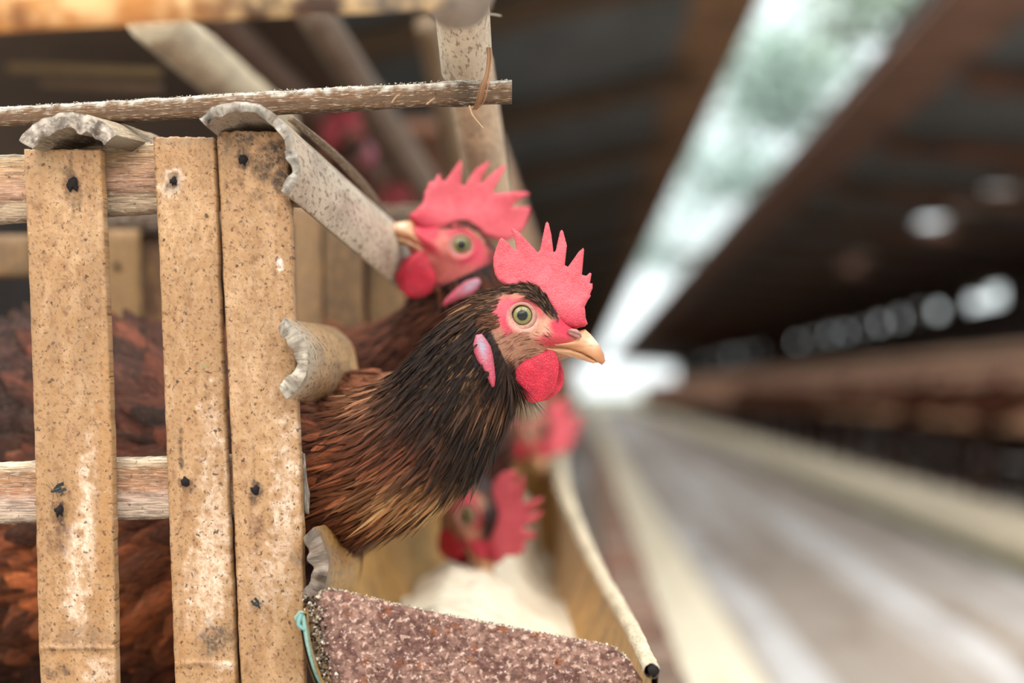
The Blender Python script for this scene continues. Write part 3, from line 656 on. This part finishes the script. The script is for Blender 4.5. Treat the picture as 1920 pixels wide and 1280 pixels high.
# split canes on top and between the slats
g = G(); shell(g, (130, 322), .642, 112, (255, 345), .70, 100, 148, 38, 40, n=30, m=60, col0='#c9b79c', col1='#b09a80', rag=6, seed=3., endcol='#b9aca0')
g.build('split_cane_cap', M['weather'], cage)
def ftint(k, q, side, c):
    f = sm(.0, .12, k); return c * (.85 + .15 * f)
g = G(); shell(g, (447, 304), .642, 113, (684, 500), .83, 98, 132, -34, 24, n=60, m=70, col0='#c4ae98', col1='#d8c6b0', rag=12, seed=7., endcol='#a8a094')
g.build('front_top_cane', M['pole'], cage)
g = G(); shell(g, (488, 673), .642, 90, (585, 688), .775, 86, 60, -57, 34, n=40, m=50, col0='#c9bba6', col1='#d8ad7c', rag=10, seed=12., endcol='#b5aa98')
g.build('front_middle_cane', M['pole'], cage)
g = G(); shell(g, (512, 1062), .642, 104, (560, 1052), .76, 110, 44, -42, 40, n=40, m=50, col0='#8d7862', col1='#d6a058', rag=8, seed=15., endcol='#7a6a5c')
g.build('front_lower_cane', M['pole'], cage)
g = G(); pole(g, P(545, 222, .655), P(735, 432, .86), R(7, .655), R(9, .86), n=40, seg=12, col=lin('#8f7a66'), bend=RC @ Vector((.004, .003, 0))); g.build('thin_cane', M['weather'], cage)
g = G(); plate(g, [(564, 848), (572, 850), (576, 900), (581, 925), (580, 964), (571, 962), (566, 930), (566, 890)], lambda x, y, w_: P(x, y, .664 - w_ * S), 3, lambda x, y: 3, 3, lambda x, y: lin('#8d8378'), rim=.4)
g.build('splinter', M['weather'], cage)
# back of the cage
for (x0, x1, y0, y1, d, c) in ((196, 262, 430, 640, .98, '#84643e'), (264, 330, 432, 640, 1.0, '#5a3c2a'), (-20, 60, 440, 520, .98, '#6e5438'), (548, 602, 380, 760, .93, '#84684a'), (606, 680, 400, 780, .98, '#5c4834'), (690, 760, 420, 800, 1.02, '#765e42')):
    g = G(); V = []
    for (x, y) in ((x0, y0), (x1, y0), (x1 + 4, y1), (x0 + 4, y1)): V.append(P(x, y, d))
    plate(g, [(x0, y0), (x1, y0), (x1 + 6, y1), (x0 + 6, y1)], lambda x, y, w_: P(x, y, d - w_ * S), 14, lambda x, y: 6, 20, lambda x, y: lin(c), rim=.5)
    o = g.build('rear_slat', M['slat'], cage)
    if x0 == 196:
        g = G(); pole(g, P(219, 498, d - .0045), P(219, 498, d + .002), R(6, d), R(6, d), n=4, seg=12); g.build('nail', M['black'], o)
g = G()
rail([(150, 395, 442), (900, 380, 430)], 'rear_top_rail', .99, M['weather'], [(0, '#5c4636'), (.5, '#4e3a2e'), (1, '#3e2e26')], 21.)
# floor of the cage
g = G()
c = W(-.55, 1.35, -.215); box(g, c, (.86, 1.5, .008), lin('#5a4030')); g.build('cage_floor', M['dark_wood'], cage)

# ------------------------------------------------------------------ stick, post, poles
stick = thing('wooden_crossbar', 'thin weathered wooden stick lying level across the cage top and tied to the leaning post', 'stick', P(480, 200, .672))
n, sg = 300, 20; V = []; C = []; U = []
for i in range(n):
    k = i / (n - 1); x = -440 + 1400 * k; yc = np.interp(x, [-440, 0, 300, 560, 840, 960], [246, 220, 205, 191, 176, 172]); hh = np.interp(x, [-40, 560, 820, 870, 900, 960], [20, 25, 24, 28, 24, 24]) * (1 + .08 * fbm(x * .02, 0, 1))
    for j in range(sg):
        t = 2 * math.pi * j / sg; r = 1 + .10 * fbm(math.cos(t) * 1.5 + x * .004, math.sin(t) * 1.5, x * .012)
        sq = 1 / max(abs(math.cos(t)), abs(math.sin(t))) ** .55
        V.append(P(x, yc - hh * math.sin(t) * r * sq * .93, .668 - R(22 * math.cos(t) * sq * .9, .668))); U.append((t * .006, x * S, 8))
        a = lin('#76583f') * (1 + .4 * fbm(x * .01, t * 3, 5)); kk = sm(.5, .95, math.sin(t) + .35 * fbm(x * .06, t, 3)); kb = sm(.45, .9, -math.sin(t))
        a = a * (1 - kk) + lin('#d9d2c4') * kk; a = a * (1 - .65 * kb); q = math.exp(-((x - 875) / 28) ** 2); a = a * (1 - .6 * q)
        C.append(a)
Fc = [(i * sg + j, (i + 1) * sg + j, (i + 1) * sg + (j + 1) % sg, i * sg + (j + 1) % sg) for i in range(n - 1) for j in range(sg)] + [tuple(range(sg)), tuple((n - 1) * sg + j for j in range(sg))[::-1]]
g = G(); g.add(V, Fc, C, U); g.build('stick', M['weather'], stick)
g = G()                                          # crust of droppings and bark flakes on top
for i in range(520):
    x = random.uniform(-20, 955); yc = np.interp(x, [-440, 0, 300, 560, 840, 960], [246, 220, 205, 191, 176, 172]) - np.interp(x, [-40, 560, 820, 960], [19, 24, 24, 22]); r = random.uniform(1., 2.6)
    p = P(x, yc + random.uniform(-1, 3), .668 - random.uniform(-.004, .005)); rr = R(r, .667)
    V = [p + Vector((random.uniform(-1, 1), random.uniform(-1, 1), random.uniform(-.8, 1))).normalized() * rr * random.uniform(.6, 1.3) for _ in range(6)]
    g.add(V, [(0, 1, 2), (0, 2, 3), (0, 3, 4), (0, 4, 1), (5, 2, 1), (5, 3, 2), (5, 4, 3), (5, 1, 4)], lin('#d6cdbd') * random.uniform(.5, 1.1))
tag(g.build('crust', M['grime'], stick), kind='stuff')
g = G()                                          # twine lashing with loose ends
def strand(g, pts, r, col, d=None):
    pts = cr_path(pts, 40); path = [P(*q) for q in pts]; fr = frames(path, RC @ Vector((0, 0, 1))); V = []; U = []
    for i, (p, t, x, y) in enumerate(fr):
        for j in range(6):
            a = 2 * math.pi * j / 6; V.append(p + (x * math.cos(a) + y * math.sin(a)) * r * (1 - .3 * i / 40)); U.append((a * .001, i * .001, 0))
    g.add(V, [(i * 6 + j, (i + 1) * 6 + j, (i + 1) * 6 + (j + 1) % 6, i * 6 + (j + 1) % 6) for i in range(39) for j in range(6)], col, U)
for k in range(7):
    o = random.uniform(-4, 4)
    strand(g, [(917 + o, 90, .665), (918 + o, 110, .655), (914 + o, 140, .645), (908 + o * 2, 160, .641), (900 + o * 2, 190, .645), (890 + o, 205, .665)], R(random.uniform(1.2, 2.2), .66), lin('#a67a58') * random.uniform(.6, 1.2))
g.build('twine', M['twine'], stick)
for q in ([(880, 198, .648), (886, 215, .646), (896, 228, .645), (906, 240, .644)], [(735, 192, .643), (744, 180, .640), (750, 178, .638)], [(800, 195, .643), (812, 186, .640), (815, 182, .638)]):
    g = G(); strand(g, q, R(1.4, .66), lin('#c9a684')); g.build('loose_fibre', M['twine'], stick)

post = thing('bamboo_post', 'pale bamboo post leaning behind the end of the wooden stick', 'post', P(965, 760, .95))
def pc(k, th): return lin('#c2a68a') * (1 + .12 * math.sin(k * 9)) * (1 - .2 * sm(.5, 1, k))
g = G(); pole(g, P(862, -40, .650), P(876, 132, .694), R(53, .655), R(49, .69), n=60, seg=40, colf=lambda k, th: lin('#cdb9a2'), wob=.03, seed=4.4)
g.build('upper_cane', M['pole'], post)
g = G(); pole(g, P(878, 120, .78), P(985, 760, 1.12), R(46, .78), R(34, 1.12), n=90, seg=40, colf=pc, wob=.03, nodes=(.62,), seed=6.1)
g.build('lower_cane', M['pole'], post)
beam = thing('bamboo_beam', 'mottled orange bamboo pole crossing the top left corner in front of the cage, out of focus', 'pole', P(300, 20, .47))
def oc(k, th):
    a = lin('#cf8a48'); b = lin('#4a342a'); c = lin('#6e655c'); q = sm(.58, .76, k); r = sm(.83, .89, k); x = a * (1 - q) + b * q; return x * (1 - r) + c * r
g = G(); pole(g, P(-700, 32, .45), P(850, -26, .50), R(62, .45), R(42, .50), n=80, seg=36, colf=oc, wob=.04, nodes=(.35,), seed=2.2)
g.build('cane', M['orange_pole'], beam)
ovp = thing('bamboo_pole', 'thick grey bamboo end hanging over the top of the leaning post', 'pole', P(858, -10, .5))
g = G(); pole(g, P(858, -12, .535), P(905, -150, .72), R(68, .535), R(66, .72), n=30, seg=44, col=lin('#8a7c70'), wob=.02, hollow=False, seed=11.)
g.build('cane', M['pole'], ovp)
g = G(); strand(g, [(900, 26, .62), (925, 27, .615), (940, 30, .61)], R(2.5, .62), lin('#c9c0b0')); g.build('cord_end', M['twine'], ovp)
def longpole(name, a, b, ra, rb, col, label, mt='pole'):
    g = G(); pole(g, a, b, ra, rb, n=40, seg=20, col=lin(col), wob=.04, nodes=(.3, .7), seed=random.random() * 20)
    o = g.build(name, M[mt]); tag(o, label, 'pole'); return o
longpole('bamboo_pole', P(285, 30, .92), P(520, 235, 1.25), R(52, .9), R(40, 1.25), '#e8d4b4', 'pale thick cane running away behind the orange beam, above the stick')
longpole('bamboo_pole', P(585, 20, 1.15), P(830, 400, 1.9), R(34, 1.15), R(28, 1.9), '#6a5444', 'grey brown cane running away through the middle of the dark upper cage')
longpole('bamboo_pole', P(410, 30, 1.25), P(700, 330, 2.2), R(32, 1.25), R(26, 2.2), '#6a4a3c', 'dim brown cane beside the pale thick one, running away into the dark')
longpole('bamboo_pole', P(800, 40, 1.25), P(930, 640, 1.6), R(24, 1.25), R(22, 1.6), '#6e563a', 'tan upright cane just left of the leaning post, blurred')
for (y, c) in ((128, '#9a7c50'), (158, '#7a5c44')):
    g = G(); pole(g, P(20 + (y - 128) * 2, y - 3, 1.25), P(300, y + 8, 1.2), R(9, 1.25), R(9, 1.2), n=20, seg=12, col=lin(c)); o = g.build('bamboo_rod', M['weather'])
    tag(o, ('upper' if y < 140 else 'lower') + ' of two thin level rods in the dark above the left slat', 'rod')
g = G(); box(g, W(-.80, 1.75, .36), (1.1, 1.5, .02), lin('#5c4c42')); o = g.build('shade_board', M['dark_wood'], smooth=False); tag(o, 'dark board added for shade above the blurred canes at top left', 'board')  # added board, keeps daylight from above off the canes and hens
# hens glimpsed in the dark upper tier
def far_hen(src, px, py, d, sx, label, group=None, rot=None):
    """copy of a hen moved so its comb lands at a place of its own"""
    c0 = Vector((0, 0, 0)); m = src.matrix_basis.copy(); tgt = P(px, py, d); r = rot or Matrix.Identity(4)
    anchor = H5 @ hl(1000, 520, 0)
    mm = Matrix.Translation(tgt) @ r @ Matrix.Scale(sx, 4) @ Matrix.Translation(-anchor) @ m
    return dup(src, mat4=mm, label=label, group=group)
far_hen(hen5, 498, 115, 2.35, 1.1, 'blurred hen with a red comb between two canes above the wooden stick')
far_hen(hen5, 748, 372, 2.3, 1., 'dim red combed hen deep in the cage left of the second hen')

# ------------------------------------------------------------------ trough
trough = thing('feed_trough', 'split bamboo feed trough with a rough end board, running away along the cages', 'trough', P(900, 1400, .65))
Lp = [(575, 1150, .630), (640, 1085, .76), (700, 1030, .90), (800, 950, 1.20), (930, 860, 2.0), (1010, 795, 3.6), (1050, 765, 7.)]
Rp = [(1222, 1258, .625), (1185, 1180, .72), (1130, 1085, .85), (1088, 1000, 1.05), (1052, 900, 1.6), (1052, 810, 3.4), (1070, 765, 7.)]
nL = 90; A = cr_path(Lp, nL); B = cr_path(Rp, nL); V = []; C = []; U = []; m = 40
for i in range(nL):
    l = P(*A[i]); r = P(*B[i]); dn = Vector((0, 0, -1)); wd = (r - l).length
    for lay in (0, 1):
        for j in range(m):
            t = math.pi * (j / (m - 1) if lay == 0 else 1 - j / (m - 1)); k = (1 - math.cos(t)) / 2
            p = l.lerp(r, k) + dn * math.sin(t) * wd * .46 * (1 if lay == 0 else 1.05) + (r - l).normalized() * (0 if lay == 0 else (-.003 if t < math.pi / 2 else .003) * abs(math.cos(t)))
            V.append(p); U.append((t * wd / 2, i * .02, lay)); C.append(lin('#b98a4a') * (1 + .25 * fbm(t * 1.3, i * .07, 2)) if lay == 0 else lin('#6a543c'))
cs = 2 * m
Fc = [(i * cs + j, (i + 1) * cs + j, (i + 1) * cs + (j + 1) % cs, i * cs + (j + 1) % cs) for i in range(nL - 1) for j in range(cs)]
g = G(); g.add(V, Fc, C, U); g.build('gutter', M['trough'], trough)
CAP = [(592, 1115), (622, 1104), (700, 1122), (800, 1145), (900, 1166), (1000, 1184), (1100, 1200), (1150, 1212), (1180, 1238), (1205, 1275), (1190, 1330), (1120, 1400), (960, 1450), (800, 1440), (690, 1380), (625, 1290), (600, 1200)]
g = G(); plate(g, CAP, lambda x, y, w_: P(x, y, .640 - w_ * S), 4.5, lambda x, y: 14 + 2.2 * fbm(x * .06, y * .06, 1), 7,
    lambda x, y: lin('#a07c6e') * (1 + .3 * fbm(x * .02, y * .02, 3)) * (1 - .25 * float(sm(1130, 1080, y + .0 * x))), rim=.55)
g.build('end_board', M['crust'], trough)
g = G()
for i in range(900):
    k = random.random(); x = 596 + k * 590; y = np.interp(x, [592, 622, 800, 1000, 1150, 1180, 1205], [1113, 1104, 1145, 1184, 1212, 1238, 1272]) + random.uniform(-3, 2)
    p = P(x, y, .640 + random.uniform(-.0035, .004)); rr = R(random.uniform(1, 3.2), .64)
    V = [p + Vector((random.uniform(-1, 1), random.uniform(-1, 1), random.uniform(-1, 1))).normalized() * rr * random.uniform(.5, 1.2) for _ in range(6)]
    g.add(V, [(0, 1, 2), (0, 2, 3), (0, 3, 4), (0, 4, 1), (5, 2, 1), (5, 3, 2), (5, 4, 3), (5, 1, 4)], lin(random.choice(['#f3e2cc', '#e0c8ae', '#a98a74', '#fff4e4'])))
for i in range(500):
    x = random.uniform(566, 600) + random.uniform(0, 1) * 10; y = random.uniform(1115, 1290); x += (y - 1115) * .16; p = P(x, y, .637 + random.uniform(-.003, .003)); rr = R(random.uniform(1.5, 6), .64)
    V = [p + Vector((random.uniform(-1, 1), random.uniform(-1, 1), random.uniform(-1, 1))).normalized() * rr * random.uniform(.5, 1.2) for _ in range(6)]
    g.add(V, [(0, 1, 2), (0, 2, 3), (0, 3, 4), (0, 4, 1), (5, 2, 1), (5, 3, 2), (5, 4, 3), (5, 1, 4)], lin(random.choice(['#e9dccc', '#cbb8a4', '#6a5648', '#3a2e28'])))
tag(g.build('crumbs', M['grime'], trough), kind='stuff')
# rounded cream rod along the right rim, torn at its near end
Q = cr_path([(x, y, d, r) for (x, y, d), r in zip(Rp, (15, 15, 14, 14, 13, 10, 6))], 150); fr = frames([P(*q[:3]) for q in Q]); V = []; C = []; U = []; sg = 18
for i, (p, t, x, y) in enumerate(fr):
    for j in range(sg):
        a = 2 * math.pi * j / sg; r = R(Q[i][3], Q[i][2]) * (1 + .16 * fbm(math.cos(a) * 2, math.sin(a) * 2, i * .35))
        V.append(p + (x * math.cos(a) + y * math.sin(a)) * r); U.append((a * .004, i * .002, 0)); C.append(lin('#d6c6ac') * (1 + .3 * fbm(a, i * .2, 0)))
g = G(); g.add(V, [(i * sg + j, (i + 1) * sg + j, (i + 1) * sg + (j + 1) % sg, i * sg + (j + 1) % sg) for i in range(len(fr) - 1) for j in range(sg)], C, U)
rod = g.build('rim_rod', M['grime'], trough)
g = G(); pole(g, P(1225, 1258, .621), P(1222, 1250, .63), R(9, .62), R(9, .62), n=6, seg=16, col=(1, 1, 1)); g.build('rod_hole', M['black'], rod)
# teal lining showing at the left lip
g = G(); strand(g, [(556, 1160, .634), (566, 1150, .632), (572, 1175, .631), (578, 1210, .631), (592, 1260, .632), (612, 1300, .634)], R(6, .63), lin('#8fb0a4'))
strand(g, [(566, 1150, .631), (560, 1170, .630), (572, 1180, .630)], R(5, .63), lin('#7fb0ac'))
g.build('liner_edge', M['grime'], trough)
# feed
V = []; C = []; m = 34
for i in range(70):
    q = 4 + i / 69 * 57; ia = min(int(q), nL - 2); l = P(*A[ia]); r = P(*B[ia])
    for j in range(m):
        k = j / (m - 1); s_ = .10 + .80 * k
        h = .30 + .10 * fbm(k * 3, i * .1, 7) - .05 * math.cos(k * 6)
        hh = math.sin(math.acos(1 - 2 * s_)) * .46
        V.append(l.lerp(r, s_) + Vector((0, 0, -1)) * (r - l).length * min(hh - .0, max(.12, .30 - .20 * math.exp(-((k - .38) / .32) ** 2)) + .03 * fbm(k * 5, i * .3, 2)))
        C.append(lin('#fff0d8'))
g = G(); g.add(V, [(i * m + j, i * m + j + 1, (i + 1) * m + j + 1, (i + 1) * m + j) for i in range(69) for j in range(m - 1)], C)
tag(g.build('feed', M['feed']), 'cream coloured mash lying in the long feed trough', 'feed', kind='stuff')

# ------------------------------------------------------------------ insects
def fly(x, y, d, s_, a, label, name='fly'):
    f = thing(name, label, 'fly', P(x, y, d)); ca, sa = math.cos(a), math.sin(a)
    def q(u, v, w_): return P(x + (u * ca - v * sa) * s_, y + (u * sa + v * ca) * s_, d - w_ * S * s_)
    g = G(); V = []; n, sg = 16, 10
    for i in range(n):
        k = i / (n - 1); r = 3.2 * math.sin(math.pi * min(.98, max(.02, k))) ** .6 * (1 - .35 * math.exp(-((k - .72) / .05) ** 2))
        for j in range(sg): t = 2 * math.pi * j / sg; V.append(q(-9 + 18 * k, r * math.cos(t), 4 + r * math.sin(t)))
    g.add(V, [(i * sg + j, (i + 1) * sg + j, (i + 1) * sg + (j + 1) % sg, i * sg + (j + 1) % sg) for i in range(n - 1) for j in range(sg)] + [tuple(range(sg)), tuple((n - 1) * sg + j for j in range(sg))]); g.build('body', M['fly'], f)
    for sd in (-1, 1):
        g = G(); g.add([q(4, sd * 2, 7), q(-4, sd * 7, 7.5), q(-15, sd * 7, 7), q(-14, sd * 1.5, 6.5)], [(0, 1, 2, 3)], lin('#8a8580')); g.build('wing', M['fly'], f)
        for k in (-4, 1, 5):
            g = G(); pts = [q(k, sd * 2, 4), q(k * 1.6, sd * 8, 6), q(k * 2.2, sd * 13, 0)]
            for a_, b_ in zip(pts, pts[1:]): pole(g, a_, b_, .4 * S * s_, .3 * S * s_, n=2, seg=5)
            g.build('leg', M['fly'], f)
fly(105, 918, .6525, 1.25, 2.75, 'black fly resting on the leftmost slat above a dark nail')
fly(483, 1134, .653, .95, .9, 'small dark fly on the third slat near the trough')
fly(583, 326, .662, .55, 1.0, 'tiny dark insect clinging to the slanting split cane')

# ------------------------------------------------------------------ shed
def struct(g, name, mt): return tag(g.build(name, mt, smooth=False), kind='structure')
Y1 = 80.
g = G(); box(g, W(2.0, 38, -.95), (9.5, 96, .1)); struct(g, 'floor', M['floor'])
g = G(); box(g, W(.39, 40, -.86), (.24, 79, .08)); struct(g, 'trim_1', M['kerb'])
g = G(); box(g, W(2.55, 41, -.84), (.62, 78, .12)); struct(g, 'trim_2', M['kerb'])
g = G(); box(g, W(2.18, 41, -.897), (.16, 78, .008)); tag(struct(g, 'trim_3', M['green']))
BRN = lin('#8a6244')
def roofstrip(name, x0, z0, x1, z1, y0=5.3, y1=Y1, col='#5c5f62'):
    g = G(); a = math.atan2(z1 - z0, x1 - x0); L = math.hypot(x1 - x0, z1 - z0)
    box(g, W((x0 + x1) / 2, (y0 + y1) / 2, (z0 + z1) / 2 + .02), (L, y1 - y0, .02), lin(col), rot=Matrix.Rotation(-a, 3, 'Y')); return struct(g, name, M['dark_wood'])
roofstrip('ceiling', -2.3, .95, .72, 1.62, y0=1.4)
roofstrip('ceiling', 1.45, 1.62, 2.96, 1.46)
roofstrip('ceiling', 3.18, 1.45, 5.3, 1.28)
g = G(); box(g, W(.53, 41.7, 1.585), (.40, 76.6, .03), lin('#86664e')); struct(g, 'trim_4', M['dark_wood'])
g = G(); box(g, W(1.66, 41.7, 1.585), (.42, 76.6, .03), lin('#7a5c50')); struct(g, 'trim_5', M['dark_wood'])
g = G(); box(g, W(-2.3, 42.5, .05), (.06, 75, 2.0), lin('#6a6260')); struct(g, 'wall_left', M['dark_wood'])
g = G(); box(g, W(5.25, 45, .1), (.06, 70, 1.96), lin('#8a7c76')); struct(g, 'wall_right', M['dark_wood'])
# battens closing the slits, leaving gaps that show daylight
rb = random.Random(3)
g = G(); y = 3.4
gaps = [(10.3, 10.55), (10.9, 11.5), (12.1, 13.1), (15.2, 15.6), (16.2, 16.5)]
for y0, y1 in zip([5.3] + [b for a, b in gaps], [a for a, b in gaps] + [Y1]):
    box(g, W(3.055, (y0 + y1) / 2, 1.452), (.30, y1 - y0, .03), lin('#6a5a52'))
struct(g, 'trim_6', M['dark_wood'])
g = G(); y = 3.4
y = 10.
for a, b in [(14.3, 14.45), (14.9, 15.1), (15.8, 15.95), (17.0, 17.15), (17.9, 19.6), (20.9, 21.5), (22.2, 22.5), (23.5, 23.9), (25, 25.5), (26.6, 27), (28.2, 28.8), (30, 30.6), (32, 32.8), (34.5, 35.2), (42, 42.6), (45, 45.7), (49, 50), (54, 54.8), (60, 61), (Y1, Y1)]:
    box(g, W(5.25, (y + a) / 2, 1.18), (.05, a - y, .24), lin('#6e635f')); y = b
struct(g, 'trim_7', M['dark_wood'])
# rafters under the roof
g0 = None
for i in range(22):
    y = 5.0 + i * 1.9; L_ = 2.8; g = G()
    if g0 is None:
        box(g, W(-.85, y, 1.20), (2.9, .10, .09), lin('#5c4838'), rot=Matrix.Rotation(-.218, 3, 'Y')); g0 = g.build('rafter', M['dark_wood'], smooth=False); tag(g0, 'dark rafter under the left roof slope, one of many alike', 'rafter', 'rafters under the left roof slope'); base = g0.location.copy()
    else: o = g0.copy(); COL.objects.link(o); o.location = base + Vector((0, i * 1.9, 0))
g0 = None
for i in range(22):
    y = 5.0 + i * 1.9; g = G()
    if g0 is None:
        box(g, W(3.5, y, 1.35), (3.3, .10, .09), lin('#6a4a3c'), rot=Matrix.Rotation(.088, 3, 'Y')); g0 = g.build('rafter', M['dark_wood'], smooth=False); tag(g0, 'dark rafter under the right roof slope, one of many alike', 'rafter', 'rafters under the right roof slope'); base = g0.location.copy()
    else: o = g0.copy(); COL.objects.link(o); o.location = base + Vector((0, i * 1.9, 0))

# far cages across the aisle: units three metres long
def cage_unit(label, group, x0, depth, zb, zt, y, sgn, slatcol, L_=3.0):
    t = thing('bamboo_cage', label, 'cage', W(x0, y, -.9), group)
    for k, z in enumerate(np.linspace(zt, zb, 6 if sgn > 0 else 3)):
        g = G(); rr0 = .034 if sgn > 0 else .02; pole(g, W(x0, y - L_ / 2, z), W(x0, y + L_ / 2, z), rr0, rr0, n=8, seg=10, col=lin('#ffd8bc')); g.build('rail', M['far'], t)
    g = G(); box(g, W(x0 + sgn * depth / 2, y, zb - .02), (depth, L_, .02), lin('#5a4030')); g.build('floor_board', M['far'], t, smooth=False)
    g = G(); box(g, W(x0 + sgn * depth / 2, y, zt + .03), (depth, L_, .02), lin('#7a5a48')); g.build('top_board', M['far'], t, smooth=False)
    k = 0; yy = y - L_ / 2 + .06
    while yy < y + L_ / 2:
        g = G(); box(g, W(x0 + sgn * .02, yy, (zb + zt) / 2), (.012, .05, zt - zb), lin(slatcol) * random.uniform(.7, 1.2)); g.build('slat', M['far'], t, smooth=False); yy += .19
    g = G(); V = []; m = 10
    for e in (-1, 1):
        for j in range(m): a = math.pi * j / (m - 1); V.append(W(x0 - sgn * .09 - .08 * math.cos(a), y + e * L_ / 2, zb + .05 - .08 * math.sin(a)))
    g.add(V, [(j, j + 1, m + j + 1, m + j) for j in range(m - 1)], lin('#ffd0b0'))
    if sgn > 0: g.build('trough', M['far'], t)
    for e in (-.42, .0, .42):
        g = G(); box(g, W(x0 + sgn * .05, y + e * L_, (zb - .9) / 2 - .0), (.07, .07, zb + .9), lin('#3a302c')); g.build('leg', M['far'], t, smooth=False)
        g = G(); box(g, W(x0 + sgn * (depth - .05), y + e * L_, (zb - .9) / 2), (.07, .07, zb + .9), lin('#5a463c')); g.build('leg', M['far'], t, smooth=False)
    return t
ur = cage_unit('bamboo cage row unit across the aisle, raised on dark legs', 'cages across the aisle', 3.27, .7, -.26, .30, 7.6, 1, '#f0b8a0')
for i in range(1, 24): dup(ur, W(3.27, 7.6 + 3.0 * i, -.9))
ul = cage_unit('bamboo cage row unit beyond the near cage on the same side', 'cages farther along this side', -.16, .8, -.20, .42, 3.9, -1, '#a98560')
for i in range(1, 25): dup(ul, W(-.16, 3.9 + 3.0 * i, -.9))
# hens in the cages across the aisle
rotR = Matrix.Rotation(math.radians(0), 4, 'Z')
hb = hen5; rr_ = random.Random(5)
for i in range(34):
    y = 9.6 + i * .55 + rr_.uniform(-.15, .15); p = W(3.22 - rr_.uniform(0, .12), y, rr_.uniform(-.02, .12))
    anchor = H5 @ hl(1000, 520, 0)
    mm = Matrix.Translation(p) @ Matrix.Rotation(rr_.uniform(-.3, .3), 4, 'Z') @ Matrix.Translation(-anchor) @ hen5.matrix_basis
    dup(hen5, mat4=mm, label='brown hen putting its head out of the cages across the aisle', group='hens across the aisle')
# slatted ledge below the trough
lg = thing('slatted_ledge', 'low slatted ledge between the feed trough and the pale kerb', 'ledge', W(.07, 1.2, -.36))
for e in (.045, .105):
    g = G(); pole(g, W(e, .9, -.325), W(e, 9, -.325), .010, .010, n=10, seg=10, col=lin('#6a5648')); g.build('runner', M['far'], lg)
for i in range(44):
    g = G(); box(g, W(.075, 1.0 + i * .17, -.31), (.07, .075, .012), lin('#8c7668') * random.uniform(.6, 1.1)); g.build('slat', M['far'], lg, smooth=False)

# ------------------------------------------------------------------ outside
g = G(); box(g, W(0, 75, -1.1), (300, 340, .1)); struct(g, 'floor', M['green'])
def tree(x, y, z, rx, n, label, col, lean):
    t = thing('tree', label, 'tree', W(x + lean, y, -1.0)); top = W(x, y, z)
    g = G(); pole(g, W(x + lean, y, -1.0), top, .22, .08, n=20, seg=12, col=lin('#5a4c40'), bend=(lean * .25, 0, 0)); g.build('trunk', M['dark_wood'], t)
    k = 9
    for i in range(k):
        a = random.uniform(0, 6.28); e = top + Vector((math.cos(a) * rx * .8, math.sin(a) * rx * .8, random.uniform(-.5, .9)))
        g = G(); pole(g, top - Vector((0, 0, .4)), e, .05, .015, n=8, seg=6, col=lin('#5a4c40')); g.build('branch', M['dark_wood'], t)
    cl = [Vector((random.gauss(0, .5) * rx, random.gauss(0, .55) * rx, random.gauss(0, .25) * rx)) for _ in range(26)]
    pos = np.array([cl[random.randrange(26)] for _ in range(n)]) + RNG.normal(0, .26, (n, 3)) + np.array(top)
    dr = RNG.normal(0, 1, (n, 3)); nr = RNG.normal(0, 1, (n, 3)); c = lin(col) * RNG.uniform(.6, 1.5, (n, 1))
    g = G(); feathers(g, pos, dr, nr, RNG.uniform(.08, .16, n), RNG.uniform(.04, .08, n), c, c, None, .1, .1); tag(g.build('foliage', M['leaf'], t), kind='stuff')
tree(2.5, 18.4, 4.0, 1.0, 2200, 'leafy tree hanging over the nearest stretch of the roof opening', '#a4b8b0', 4.6)
tree(3.3, 15.5, 4.2, .9, 1200, 'tree with thin twigs over the top right of the roof opening', '#96a898', 3.6)
tree(3.0, 28.7, 4.3, 1.3, 1500, 'leafy tree hanging over the middle stretch of the roof opening', '#8fa8a0', 4.6)
tree(2.9, 46, 4.6, 1.8, 1800, 'leafy tree over the far stretch of the roof opening', '#8aa09a', 5.6)
print('objects', len(bpy.data.objects))
